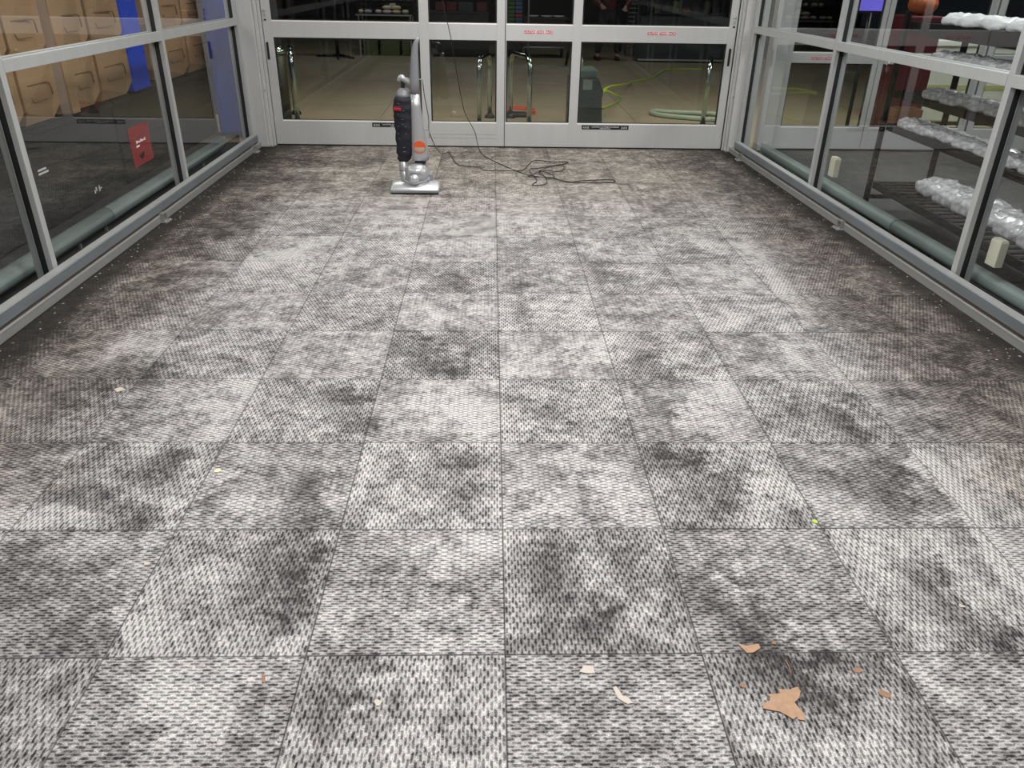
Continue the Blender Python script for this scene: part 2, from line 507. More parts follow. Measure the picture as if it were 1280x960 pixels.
def spline(pts, n=8, closed=False):
    P = [Vector(p) for p in pts]
    out = []
    m = len(P)
    rng_ = range(m) if closed else range(m - 1)
    for i in rng_:
        if closed:
            p0, p1, p2, p3 = P[(i - 1) % m], P[i], P[(i + 1) % m], P[(i + 2) % m]
        else:
            p0, p1, p2, p3 = P[max(i - 1, 0)], P[i], P[i + 1], P[min(i + 2, m - 1)]
        for k in range(n):
            t = k / n
            out.append(0.5 * ((2 * p1) + (-p0 + p2) * t + (2 * p0 - 5 * p1 + 4 * p2 - p3) * t * t + (-p0 + 3 * p1 - 3 * p2 + p3) * t ** 3))
    if not closed:
        out.append(P[-1])
    return out

def text_mesh(name, txt, size, mat, parent, loc, rot=(PI / 2, 0, 0), sx=1.0, depth=0.0004, align='CENTER', bold=0.0):
    cu = bpy.data.curves.new('t', 'FONT')
    cu.body = txt
    cu.size = size
    cu.align_x = align
    cu.align_y = 'CENTER'
    cu.extrude = depth
    cu.offset = bold
    to = bpy.data.objects.new('t', cu)
    COL.objects.link(to)
    dg = bpy.context.evaluated_depsgraph_get()
    me = bpy.data.meshes.new_from_object(to.evaluated_get(dg))
    bpy.data.objects.remove(to)
    me.materials.clear()
    me.materials.append(mat)
    o = link(name, me, parent, loc, rot)
    o.scale = (sx, 1, 1)
    return o

# ================================================================== STRUCTURE
# --- vestibule floor: slab and carpet tiles
fl = MB().box(-2.42, 2.75, -3.2, 7.95, -0.06, -0.0065).mesh('floor', M['dirt'])
floor = struct('floor', me=fl)
T = 0.5
GX, GY = 0.0393, 1.4061
def tile_mesh(x0, x1, y0, y1):
    return MB().box(x0, x1, y0, y1, -0.006, 0.0, bev=0.0005).mesh('carpet_tile', M['carpet'])
full = tile_mesh(-T / 2 + .0007, T / 2 - .0007, -T / 2 + .0007, T / 2 - .0007)
XL, XR, YN, YF = -2.205, 2.52, -0.10, 7.83
for i in range(-5, 6):
    for j in range(-3, 14):
        x0, x1 = GX + T * i, GX + T * (i + 1)
        y0, y1 = GY + T * (j - 1), GY + T * j
        cx, cy = (x0 + x1) / 2, (y0 + y1) / 2
        a0, a1, b0, b1 = max(x0, XL), min(x1, XR), max(y0, YN), min(y1, YF)
        if a1 - a0 < 0.01 or b1 - b0 < 0.01:
            continue
        hor = (i + j) % 2 == 0
        if a0 == x0 and a1 == x1 and b0 == y0 and b1 == y1:
            me = full
        elif hor:
            me = tile_mesh(a0 - cx + .0006, a1 - cx - .0006, b0 - cy + .0006, b1 - cy - .0006)
        else:  # mesh is turned a quarter afterwards
            me = tile_mesh(b0 - cy + .0006, b1 - cy - .0006, -(a1 - cx) + .0006, -(a0 - cx) - .0006)
        rr = 0 if hor else PI / 2
        link('carpet_tile', me, floor, (cx, cy, rnd.uniform(-.0004, .0004)), (0, 0, rr))

# --- store floor: concrete slabs
sf = struct('floor', me=MB().box(-10, 14, 7.95, 32, -0.12, -0.05).mesh('floor', M['dark']))
slab = None
for i in range(-3, 4):
    for j in range(0, 8):
        if slab is None:
            slab = MB().box(-1.497, 1.497, -1.247, 1.247, -0.05, 0.0).mesh('floor_slab', M['store'])
        link('floor_slab', slab, sf, (0.2 + 3.0 * i, 9.2 + 2.5 * j, 0))
struct('floor', me=MB().box(-8, -2.425, -3.2, 7.948, -0.06, -0.004).mesh('floor', M['ground']))
struct('floor', me=MB().box(2.755, 8.5, -3.2, 7.948, -0.06, -0.004).mesh('floor', M['ground']))

# --- ceilings and back wall (outside the picture, but part of the place)
struct('ceiling', me=MB().box(-8, 8.5, -3.2, 7.95, 2.97, 3.05).mesh('ceiling', M['ceil']))
struct('ceiling', me=MB().box(-10, 14, 7.95, 32, 4.0, 4.1).mesh('ceiling', M['dark']))
struct('wall_back', me=MB().box(-2.42, 2.75, -3.3, -3.2, -0.06, 2.97).mesh('wall', M['alu_d']))
struct('wall_far', me=MB().box(-10, 14, 32, 32.1, -0.06, 4.0).mesh('wall', M['dark']))
struct('wall_outer_left', me=MB().box(-8.1, -8.0, -3.2, 7.95, -0.06, 2.97).mesh('wall', M['dark']))
struct('wall_outer_right', me=MB().box(8.5, 8.6, -3.2, 7.95, -0.06, 2.97).mesh('wall', M['dkblue']))

# --- side walls.  local frame: y along the wall, +x (sgn) away from the vestibule
Z0, Z1 = 1.070, 1.128          # transom
TOP = 2.62
def side_wall(name, loc, rz, sg, ends, zoff, ymin, ymax):
    W = struct(name, loc, rz)
    def bx(nm, m, a, b, y0, y1, z0, z1, bev=0.002):
        x0, x1 = sorted((sg * a, sg * b))
        return box(nm, m, W, x0, x1, y0 - zoff, y1 - zoff, z0, z1, bev=bev)
    D = 0.095
    for yf in ends:      # far edge of each mullion's room face
        q = 0.045
        bx('mullion', M['alu_s'], 0.0, 0.029, yf - q, yf, 0.05, TOP)
        bx('gasket', M['gasket'], 0.0285, 0.0605, yf - q + 0.002, yf - 0.002, 0.05, TOP, bev=0)
        bx('mullion_cover', M['alu_s'], 0.060, D, yf - q, yf, 0.05, TOP)
    eds = sorted(ends)
    spans = [(ymin, eds[0] - 0.045)] + [(a, b - 0.045) for a, b in zip(eds, eds[1:])]
    for (a, b) in spans:
        bx('transom', M['alu_s'], -0.002, 0.036, a, b, Z0, Z1)
        bx('gasket', M['gasket'], 0.0355, 0.0595, a, b, Z0 + .002, Z1 - .003, bev=0)
        bx('transom_cover', M['alu_s'], 0.059, D, a, b, Z0, Z1)
        bx('glass_pane', M['glass_side'], 0.051, 0.057, a, b, 0.05, Z0 + 0.006, bev=0)
        bx('glass_pane', M['glass_side'], 0.051, 0.057, a, b, Z1 - 0.006, TOP, bev=0)
    bx('sill', M['alu_d'], -0.060, D, ymin, ymax, -0.004, 0.044)
    bx('sill_lip', M['rail_top'], -0.063, -0.054, ymin, ymax, 0.040, 0.050, bev=0.001)
    bx('glazing_channel', M['alu_d'], 0.0, D, ymin, ymax, 0.044, 0.056)
    bx('head_rail', M['alu_s'], 0.0, D, ymin, ymax, TOP, 2.97)
    return W
LE = [-0.05, 1.95, 3.95, 5.955, 7.75]
wl = side_wall('wall_left', (-2.28, 0, 0), 0.0, -1, LE, 0.0, -3.2, 7.76)
RZ = 0.03
RE = [-0.05, 1.95, 3.965, 5.965, 7.74]
wr = side_wall('wall_right', (2.51, 4.0, 0), RZ, 1, RE, 4.0, -3.2, 7.75)

# --- door wall -----------------------------------------------------
def door_leaf_set(name, DY, parts):
    return struct(name, (0, DY, 0))
ZR0, ZR1, ZB = 0.966, 1.100, 0.228
DTOP = 2.25
def leaf(D, x0, x1, stiles, zr0, zr1, zb, y=0.0, th=0.045, sw=0.075):
    """stiles: list of (a,b). rails run between them"""
    for (a, b) in stiles:
        box('stile', M['alu'], D, a, b, y, y + th, 0.012, DTOP, bev=0.002)
    sp = [(s0[1], s1[0]) for s0, s1 in zip(stiles, stiles[1:])]
    for (a, b) in sp:
        box('bottom_rail', M['alu'], D, a, b, y + .001, y + th, 0.012, zb, bev=0.0015)
        box('mid_rail', M['alu'], D, a, b, y + .001, y + th, zr0, zr1, bev=0.0015)
        box('top_rail', M['alu'], D, a, b, y + .001, y + th, DTOP - 0.12, DTOP, bev=0.0015)
        for (z0, z1) in ((zb, zr0), (zr1, DTOP - 0.12)):
            box('glazing_bead', M['alu_bead'], D, a, b, y + 0.002, y + 0.020, z0, z0 + 0.010, bev=0.001)
            g = MB()
            e = 0.012
            g.box(a, a + e, y + .016, y + .03, z0 + .010, z1).box(b - e, b, y + .016, y + .03, z0 + .010, z1)
            g.box(a + e, b - e, y + .016, y + .03, z1 - e, z1).box(a + e, b - e, y + .016, y + .03, z0 + .010, z0 + .016)
            g.build('gasket', M['gasket'], D)
            box('glass_pane', M['glass_door'], D, a + .004, b - .004, y + .020, y + .026, z0 + .004, z1 - .004)

d1 = struct('door_1', (0, 7.83, 0))
leaf(d1, 0, 0, [(-2.085, -2.005), (-0.662, -0.575), (0.052, 0.127)], ZR0, ZR1, ZB)
d2 = struct('door_2', (0, 7.83, 0))
leaf(d2, 0, 0, [(0.133, 0.141), (0.755, 0.838), (2.205, 2.275)], ZR0, ZR1, ZB)
box('weather_seal', M['gasket'], d1, 0.127, 0.133, 0.006, 0.04, 0.012, DTOP)
box('floor_sweep', M['gasket'], d1, -2.08, 0.12, 0.006, 0.03, 0.0, 0.012)
box('floor_sweep', M['gasket'], d2, 0.14, 2.27, 0.006, 0.03, 0.0, 0.012)
for D, xa, xb in ((d1, -2.052, -2.078), (d2, 2.228, 2.252)):
    x = (xa + xb) / 2
    p = box('pull_recess', M['black'], D, x - .010, x + .010, -0.003, 0.0, 0.775, 0.925, bev=0.004)
    lk = MB().mat(M['silver']).lathe([(0.001, 0.010), (0.010, 0.010), (0.013, 0.006), (0.013, 0.0)], (x + .006, 0, 1.19), 16, axis='y')
    lk.mat(M['silver']).box(x - .004, x + .016, -0.006, 0, 1.135, 1.165, bev=.003)
    lk.mat(M['black']).box(x - .003, x + .015, -0.005, 0, 1.105, 1.118)
    lk.build('lock', None, D)
# stickers
def red_sticker(D, xc, zc, w=0.27, h=0.036, y=-0.0008):
    s = box('warning_sticker', M['white'], D, xc - w / 2, xc + w / 2, y, 0.0, zc - h / 2, zc + h / 2)
    red_parts = MB()
    xs = [(-0.5, -0.10), (-0.085, 0.20), (0.215, 0.5)]
    for a, b in xs:
        red_parts.box(xc + a * w + .001, xc + b * w - .001, y - .0006, y, zc - h / 2 + .003, zc + h / 2 - .003)
    red_parts.build('red_field', M['red'], s)
    for t, (a, b), sx in (('CAUTION', xs[0], .82), ('STAND', xs[1], .78), ('BACK', xs[2], .95)):
        o = text_mesh('lettering', t, 0.030, M['white'], s, (xc + (a + b) / 2 * w, y - .0010, zc), sx=sx, bold=0.0006)
    return s
red_sticker(d2, 0.437, 1.044)
red_sticker(d2, 1.577, 1.046)
def black_sticker(D, x0, x1, z0, z1, y=-0.0008):
    s = box('notice_sticker', M['black'], D, x0, x1, y, 0.0, z0, z1)
    g = MB()
    zc, hh = (z0 + z1) / 2 - .002, (z1 - z0) * 0.24
    for k in range(3):
        for sg, xb in ((1, x0 + .012 + k * .021), (-1, x1 - .012 - k * .021)):
            pts = [(xb, zc), (xb + sg * .013, zc + hh), (xb + sg * .020, zc + hh), (xb + sg * .008, zc), (xb + sg * .020, zc - hh), (xb + sg * .013, zc - hh)]
            g.poly(pts if sg > 0 else pts[::-1], -0.0006, 'y', y)
    g.build('arrow_marks', M['white'], s)
    xc = (x0 + x1) / 2
    text_mesh('lettering', 'CAUTION AUTOMATIC DOOR', 0.0155, M['white'], s, (xc, y - .001, zc + .006), sx=1.25, bold=.0002)
    text_mesh('lettering', 'KEEP MOVING', 0.0125, M['white'], s, (xc, y - .001, zc - .009), sx=1.3, bold=.0002)
    return s
black_sticker(d2, 0.885, 1.345, 0.182, 0.222)
st = black_sticker(d1, -1.150, -0.690, 0.182, 0.222)
# faint reveal lines on the inner leaf rail
for z in (0.085, 0.12):
    box('reveal_line', M['alu_d'], d1, -0.575, 0.05, -0.0006, 0.001, z, z + .002)

# jambs and header
j1 = struct('trim_1', (0, 7.79, 0))
box('jamb_tube', M['alu'], j1, -2.375, -2.150, -0.04, 0.11, -0.004, TOP, bev=.003)
box('jamb_strip', M['alu'], j1, -2.148, -2.118, 0.0, 0.11, -0.004, TOP, bev=.002)
box('jamb_strip', M['alu'], j1, -2.116, -2.092, 0.022, 0.11, -0.004, TOP, bev=.002)
box('base_plate', M['alu_d'], j1, -2.22, -2.100, -0.045, 0.0, -0.002, 0.006)
j2 = struct('trim_2', (0, 7.79, 0))
box('jamb_strip', M['alu'], j2, 2.282, 2.300, 0.022, 0.11, -0.004, TOP, bev=.002)
box('gasket', M['gasket'], j2, 2.276, 2.281, 0.030, 0.10, -0.004, TOP)
box('jamb_strip', M['alu'], j2, 2.302, 2.325, 0.0, 0.11, -0.004, TOP, bev=.002)
box('jamb_tube', M['alu'], j2, 2.328, 2.535, -0.04, 0.11, -0.004, TOP, bev=.003)
box('base_plate', M['alu_d'], j2, 2.300, 2.47, -0.052, 0.0, -0.002, 0.006)
for (p, x) in ((j1, -2.126), (j2, 2.318)):
    box('catch', M['silver'], p, x - .008, x + .008, -.012, 0.0, 0.505, 0.520, bev=.003)
j3 = struct('trim_3', (0, 7.79, 0))
box('door_header', M['alu'], j3, -2.375, 2.535, -0.04, 0.14, DTOP + .004, 2.97, bev=.003)

# --- neighbouring door set on the right, same wall line
d3 = struct('door_3', (0, 7.90, 0))
leaf(d3, 0, 0, [(2.795, 2.865), (3.655, 3.700)], 0.805, 0.893, 0.212)
leaf(d3, 0, 0, [(3.706, 3.755), (4.655, 4.722)], 0.805, 0.893, 0.212)
d4 = struct('door_4', (0, 7.90, 0))
leaf(d4, 0, 0, [(4.742, 4.805), (6.2, 6.27)], 0.805, 0.893, 0.212)
box('weather_seal', M['gasket'], d4, 4.723, 4.741, 0.006, 0.04, 0.012, DTOP)
red_sticker(d3, 3.20, 0.849, 0.30, 0.034)
red_sticker(d3, 4.50, 0.849, 0.30, 0.034)
red_sticker(d4, 4.99, 0.849, 0.30, 0.034)
j4 = struct('trim_4', (0, 7.86, 0))
box('jamb_tube', M['alu'], j4, 2.64, 2.79, -0.02, 0.10, -0.004, TOP, bev=.003)
box('jamb_tube', M['alu'], j4, 6.275, 6.45, -0.02, 0.10, -0.004, TOP, bev=.003)
box('door_header', M['alu'], j4, 2.64, 6.45, -0.02, 0.10, DTOP + .002, 2.97, bev=.003)
struct('wall_front_left', me=MB().box(-8, -2.4, 9.6, 9.7, -0.06, 2.97).mesh('wall', M['dkblue']))

# ================================================================== GUARD RAILS
def guard_rail(label, loc, rz, sg, zoff, ymin, ymax, joints, feet):
    G = thing('guard_rail', label, 'guard rail', loc, rz, 'low aluminium guard rails')
    ys = [ymin] + joints + [ymax]
    for a, b in zip(ys, ys[1:]):
        a, b = a + .0015 - zoff, b - .0015 - zoff
        m = MB()
        # profile: x (0 = wall side), z; sg is the direction of the room
        pr = [(0.0, 0.127), (-0.048, 0.127), (-0.053, 0.122), (-0.053, 0.070), (-0.046, 0.064), (-0.046, 0.054), (0.0, 0.054)]
        pr = [(-sg * x, z) for x, z in pr]
        ra = [(x, a, z) for x, z in pr]
        rb = [(x, b, z) for x, z in pr]
        m.mat(M['rail']).rings([ra, rb], True, False)
        for f in m.bm.faces:
            c = f.calc_center_median()
            if abs(c.z - 0.127) < 1e-3 and abs(f.normal.z) >= 0:
                m.mat(M['rail_top']); f.material_index = m.cur
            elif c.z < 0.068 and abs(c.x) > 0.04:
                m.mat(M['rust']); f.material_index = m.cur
        m.build('rail_section', None, G)
    for y in feet:
        y -= zoff
        f = MB()
        x = [0.0, sg * 0.075]
        x0, x1 = min(x), max(x)
        f.box(x0, x1, y - .032, y - .026, 0.004, 0.058).box(x0, x1, y + .026, y + .032, 0.004, 0.058)
        f.box(x0, x1, y - .026, y + .026, 0.054, 0.060)
        p = [0.0, sg * 0.10]
        f.box(min(p), max(p), y - .045, y + .045, 0.0, 0.007, bev=.002)
        ft = f.build('foot_bracket', M['alu_d'], G)
        for dy in (-.038, .038):
            MB().lathe([(0.006, 0), (0.006, 0.005), (0.001, 0.007)], (sg * 0.086, y + dy, 0.007), 8).build('bolt', M['silver'], ft)
    return G
guard_rail('low scuffed aluminium guard rail along the left glass wall', (-2.27, 0, 0), 0.0, 1, 0.0, -3.0, 7.66, [1.2, 5.26], [1.15, 5.20, 7.48])
guard_rail('low scuffed aluminium guard rail along the right glass wall', (2.50, 4.0, 0), RZ, -1, 4.0, -3.0, 7.60, [1.2, 5.22], [1.15, 5.16, 7.36])

# ================================================================== PIPES OUTSIDE THE GLASS
def bumper_pipe(label, x, y0, y1, joints, r, rz=0, feet=()):
    P = thing('bumper_pipe', label, 'bumper pipe', (x, y0, 0), rz, 'round bumper pipes outside the glass')
    zc = 0.088
    ys = [0] + [j - y0 for j in joints] + [y1 - y0]
    for a, b in zip(ys, ys[1:]):
        MB().tube([(0, a, zc), (0, b, zc)], r, 24).build('pipe_section', M['pipe'], P)
    for j in joints:
        MB().tube([(0, j - y0 - .004, zc), (0, j - y0 + .004, zc)], r + .001, 24).build('joint_band', M['scrub'], P)
    for yy in feet:
        MB().box(-.008, .008, yy - y0 - .008, yy - y0 + .008, -0.004, zc - r + .01).build('support_post', M['alu_d'], P)
    MB().box(-.03, .03, y1 - y0, y1 - y0 + .05, zc - .05, zc + .05, bev=.004).build('end_bracket', M['alu_d'], P)
    return P
bumper_pipe('grey green bumper pipe beyond the left glass, below the tan bins', -2.50, -1.0, 7.45, [2.9, 5.02], 0.050, 0, [0.9, 4.62, 4.98, 6.9])
bumper_pipe('grey green bumper pipe beyond the right glass, beside the black rack', 2.845, -1.0, 7.45, [2.6, 4.92], 0.045, RZ, [0.9, 4.45, 4.98, 6.95])

# cream boxes fixed to the outside of the right mullions
for (y, lab) in ((5.87, 'small cream box on the right glass wall, farther one by the door corner'), (3.86, 'small cream box on the right glass wall, nearer one by the rack end')):
    x = 2.51 - .03 * (y - 4) + 0.097
    b = thing('junction_box', lab, 'junction box', (x, y, 0.205), RZ, 'cream boxes on the glass wall')
    MB().box(0, 0.045, -0.085, 0.0, 0.0, 0.135, bev=.004).build('housing', M['cream'], b)
    MB().box(0.004, 0.041, -0.080, -0.005, 0.135, 0.143, bev=.002).build('cap', M['cream'], b)

# ================================================================== LEFT SIDE: TAN BINS ON DARK BINS
def tan_bin(w, h, d):
    r = link('tan_bin', None)
    m = MB()
    # front is +x side, chamfered bottom corners
    c = 0.035
    pts = [(-w / 2 + c, 0), (w / 2 - c, 0), (w / 2, c * 1.6), (w / 2, h), (-w / 2, h), (-w / 2, c * 1.6)]
    bk = [(0, 0)]
    front = [(0.0 if z > 0.09 else -(0.09 - z) * 0.9, y, z) for y, z in pts]
    pts2 = [(-w / 2 + c, 0.0), (w / 2 - c, 0.0), (w / 2, 0.09), (w / 2, h), (-w / 2, h), (-w / 2, 0.09)]
    fr = [(-0.045, pts2[0][0], 0), (-0.045, pts2[1][0], 0), (0, w / 2, 0.085), (0, w / 2, h), (0, -w / 2, h), (0, -w / 2, 0.085)]
    ba = [(-d, p[1], p[2]) for p in fr]
    m.rings([ba, fr], True, False)
    m.build('shell', M['tan'], r)
    # moulded grip outline: proud bars, the grooves' shade put into their dark colour
    g = MB()
    gy0, gy1, gz0, gz1 = -w * 0.30, w * 0.34, .128, .226
    g.tube([(0.0, gy0, gz1), (0.0, gy1 - .04, gz1), (0.0, gy1 - .012, gz1 - .006), (0.0, gy1, gz1 - .03), (0.0, gy1 + .004, gz0 + .02)], 0.0042, 6)
    g.build('grip_recess', M['tan_shade'], r)
    g = MB()
    g.tube([(0.0, gy0 + .01, gz0 + .03), (0.0, gy0 + .03, gz0), (0.0, gy0 + .05, gz0), (0.0, gy1 - .07, gz0)], 0.0024, 6)
    g.build('grip_lip', M['tan_shade'], r)
    return r
cols = [(3.42, 3.92), (3.94, 4.42), (4.44, 4.93), (4.95, 5.375), (5.56, 5.955), (5.985, 6.515), (7.26, 7.79), (7.82, 8.58)]
names = ['nearest to camera', 'second nearest', 'third nearest', 'just before the tan corner post', 'just past the tan corner post', 'next to the blue panel', 'just past the blue panel', 'farthest, by the door corner']
for tier, zb in ((0, 0.645), (1, 1.002)):
    for (a, b), nm in zip(cols, names):
        h = 0.352 if tier == 0 else 0.62
        r = tan_bin(b - a - .012, h, 0.5)
        r.location = (-2.80, (a + b) / 2, zb)
        tag(r, ('lower' if tier == 0 else 'upper') + ' tan moulded bin left of the glass, ' + nm, 'bin', 'tan bins behind the left glass')
cp = thing('corner_post', 'tan upright post between the bins behind the left glass', 'post', (-2.775, 5.47, 0.652))
MB().box(-0.1, 0.02, -0.055, 0.055, 0, 0.9, bev=.006).build('post_face', M['tan'], cp)
bp_ = thing('blue_carton', 'bright blue carton between two tan bins on the left', 'carton', (-2.80, 6.71, 0.645))
MB().box(-0.3, 0.0, -0.17, 0.16, 0.0, 0.9, bev=.02).build('board', M['blue'], bp_)
MB().box(-0.29, -0.01, -0.16, 0.15, 0.9, .905).build('lid', M['blue'], bp_)
bb = thing('blue_bin', 'tall blue bin behind the glass at the left door corner', 'bin', (-2.62, 8.35, 0.0))
MB().box(-0.14, 0.16, -0.12, 0.2, 0.03, 1.45, bev=.03).build('body', M['blue'], bb)
MB().box(-0.15, 0.17, -0.13, 0.21, 1.45, 1.50, bev=.012).build('lid', M['blue'], bb)
for dy in (-.08, .16):
    MB().lathe([(.03, -.012), (.03, .012)], (0.1, dy, .026), 14, axis='x').build('wheel', M['black'], bb)

k = 0
for (a, b, nm) in ((2.6, 4.06, 'nearest, cut by the picture edge'), (4.08, 6.2, 'middle one, behind the red film'), (6.22, 8.5, 'next to the door corner')):
    B = thing('dark_bin', 'long dark grey ribbed bin under the tan bins, ' + nm, 'bin', (-2.86, (a + b) / 2, 0), 0, 'dark bins behind the left glass')
    L_ = b - a
    MB().box(-0.7, 0, -L_ / 2, L_ / 2, 0.0, 0.64, bev=.012).build('body', M['darkbin'], B)
    for zz in (.16, .30, .44):
        MB().box(0.0, 0.005, -L_ / 2 + .04, L_ / 2 - .04, zz, zz + .012, bev=.002).build('rib', M['darkbin'], B)
    MB().box(-0.01, 0.014, -L_ / 2, L_ / 2, 0.58, 0.62, bev=.003).build('rim', M['darkbin'], B)
    mk = MB()
    zz = 0.345 if k != 2 else 0.34
    yy = -0.02
    for i in range(2):
        mk.box(0.0085, 0.0100, yy, yy + 0.12 - .02 * i, zz + .022 * i, zz + .012 + .022 * i)
    mk.build('white_mark', M['white'], B, (0, (5.02 - (a + b) / 2) if k == 1 else ((7.2 - (a + b) / 2) if k == 2 else 0.2), 0))
    if k == 1:
        mk = MB()
        for i in range(5):
            mk.box(0.0085, 0.010, -.05 + i * .024, -.034 + i * .024, .07 + .012 * (i % 3), .078 + .016 * (i % 2 + 1))
        mk.build('white_mark', M['white'], B, (0, 0.55, 0))
    k += 1

# red film on the left glass
fm = thing('window_film', 'red see-through printed film stuck on the left glass', 'sticker', (-2.3285, 5.20, 0.355))
MB().box(-.0008, 0.0, 0, 0.315, 0, 0.245).build('film_sheet', M['film'], fm)
mk = MB()
for i in range(7):
    mk.box(0.0, .0006, 0.09 + i * .022, 0.105 + i * .022, 0.135 + .004 * (i % 2), 0.155 - .004 * (i % 3))
mk.box(0, .0006, 0.08, 0.13, 0.112, 0.124)
mk.build('white_print', M['white'], fm)
MB().poly([(0.10, 0.06), (0.19, 0.075), (0.165, 0.035), (0.12, 0.03)], .0006, 'x', 0).build('dark_print', M['black'], fm)

# ================================================================== RIGHT SIDE: RACK WITH BAGS
RX0, RX1, RY0, RY1 = 2.765, 3.23, 3.25, 5.66
shelves = [0.215, 0.625, 0.845, 1.065, 1.275]
R = thing('display_rack', 'black steel slatted rack with plastic bags behind the right glass', 'rack', (0, 0, 0))
for x in (RX0, RX1 - .03):
    for y in (RY0, RY1 - .03):
        MB().box(x, x + .03, y, y + .035, 0.0, 1.34, bev=.002).build('upright', M['rack'], R)
MB().box(RX0 + .03, RX1 - .03, RY1 - .028, RY1 - .008, 0.09, 0.12).build('stretcher', M['rack'], R)
MB().box(RX0 + .03, RX1 - .03, 3.86, 3.88, 0.09, 0.12).build('stretcher', M['rack'], R)
for zi, z in enumerate(shelves):
    X1 = (RX1, RX0 + .235, RX0 + .235, RX0 + .235, RX0 + .33)[zi]
    eh = .045 if zi < 4 else .075
    sh = MB()
    sh.box(RX0 + .031, RX0 + .052, RY0 + .036, RY1 - .031, z - eh, z + .004, bev=.002)
    sh.box(X1 - .052, X1 - .031, RY0 + .036, RY1 - .031, z - eh, z + .004, bev=.002)
    sh.box(RX0 + .052, X1 - .052, RY1 - .055, RY1 - .031, z - eh, z + .002)
    sh.box(RX0 + .052, X1 - .052, RY0 + .036, RY0 + .06, z - eh, z + .002)
    if zi:
        sh.box(X1 - .031, RX1 - .03, RY1 - .03, RY1 - .012, z - .03, z - .008)
    s_ = sh.build('shelf', M['rack'], R)
    if zi == 4:
        MB().box(RX0 + .053, X1 - .053, RY0 + .061, RY1 - .056, z - .035, z - .005).build('shelf_board', M['rack'], s_)
    else:
        sl = MB().box(-(X1 - RX0) / 2 + .053, (X1 - RX0) / 2 - .053, -.020, .020, -.010, 0).mesh('slat', M['rack'])
        n = 27
        for q in range(n):
            link('slat', sl, s_, ((RX0 + X1) / 2, RY0 + .09 + q * (RY1 - RY0 - .17) / (n - 1), z - .004))

def bag_mesh(L, W, H, seed, mat):
    rr = random.Random(seed)
    bm = bmesh.new()
    bmesh.ops.create_uvsphere(bm, u_segments=36, v_segments=20, radius=1)
    from mathutils import noise as nz
    for v in bm.verts:
        c = v.co.copy()
        # squash to pillow
        f = lambda t, p: math.copysign(abs(t) ** p, t)
        x, y, z = f(c.x, .6) * W / 2, f(c.y, .6) * L / 2, f(c.z, .75) * H / 2
        n = nz.noise(Vector((x * 20 + seed, y * 20, z * 16)))
        n2 = nz.noise(Vector((x * 55, y * 55 + seed, z * 30)))
        k = 1 + .40 * n + .25 * n2
        z = max(z * k, -H * .42)
        v.co = (x * (1 + .08 * n), y * (1 + .08 * n2), z + H * .42)
    # gathered end
    for v in bm.verts:
        if v.co.y > L * .36:
            t = (v.co.y - L * .36) / (L * .14)
            v.co.x *= 1 - .45 * min(t, 1)
    for fc in bm.faces:
        fc.smooth = True
    me = bpy.data.meshes.new('plastic_bag')
    bm.to_mesh(me)
    bm.free()
    me.materials.append(mat)
    return me
bagm = [bag_mesh(0.29, 0.30, 0.10, s, M['bag']) for s in (3, 11, 29)]
bagw = [bag_mesh(0.27, 0.32, 0.075, s, M['bagw']) for s in (5, 17, 31)]
words = ['bottom', 'second', 'third', 'fourth', 'top']
lay = {0: (3.075, [3.42, 3.66, 3.9, 4.14, 4.37, 4.62, 4.86, 5.1]),
       1: (2.885, [3.4, 3.63, 3.87, 4.1, 4.34, 4.57, 4.8, 5.03, 5.26]),
       2: (2.885, [3.4, 3.63, 3.87, 4.1, 4.34, 4.57, 4.8, 5.03]),
       3: (2.885, [3.4, 3.63, 3.87, 4.1, 4.34, 4.57, 4.8, 5.03]),
       4: (2.925, [3.4, 3.64, 3.88, 4.12, 4.36, 4.6, 4.84, 5.02])}
ordn = ['first', 'second', 'third', 'fourth', 'fifth', 'sixth', 'seventh', 'eighth', 'ninth']
for zi, (bx_, ylist) in lay.items():
    n = len(ylist)
    for q, y in enumerate(ylist):
        ms = bagw if zi == 4 else bagm
        o = link('plastic_bag', ms[(q + zi) % 3], None, (bx_ + rnd.uniform(-.012, .012), y + .13, shelves[zi] + .001), (0, 0, rnd.uniform(-.1, .1)))
        tag(o, '%s plastic bag on the %s rack shelf, %s from the far end' % ('white' if zi == 4 else 'clear crinkled', words[zi], ordn[n - 1 - q]), 'bag', 'plastic bags on the %s rack shelf' % words[zi])
        o.scale = ((1.0, 0.62, 0.62, 0.62, 0.85)[zi], 1, (1.1, .68, .68, .68, .95)[zi])
# behind the rack
cc = thing('cooler_chest', 'cream chest with a pale yellow stripe seen behind the rack', 'cooler', (5.55, 9.75, 0))
MB().box(-0.72, 0.72, -.3, .3, 0.04, 0.86, bev=.02).build('body', M['chest'], cc)
MB().box(-0.74, 0.74, -.32, .32, 0.86, 0.93, bev=.015).build('lid', M['chest'], cc)
MB().box(-0.71, 0.71, -.304, -.300, 0.40, 0.45).build('stripe', pm('pale yellow', (.55, .55, .25), .5), cc)
MB().box(-0.66, 0.66, -.26, .26, 0, 0.04).build('base', M['black'], cc)
mm = thing('vending_box', 'maroon upright cabinet behind the right rack', 'cabinet', (4.35, 8.75, 0))
MB().box(-.10, .24, -.2, .2, 0.05, 1.20, bev=.015).build('body', M['maroon'], mm)
MB().box(-.07, .20, -.206, -.20, .75, 1.0).build('front_panel', M['maroon'], mm)
MB().box(-.08, .22, -.18, .18, 0, .05).build('base', M['black'], mm)
pu = thing('pumpkin', 'orange brown pumpkin on top of the maroon cabinet', 'pumpkin', (4.42, 8.72, 1.20))
pb = MB()
rings = []
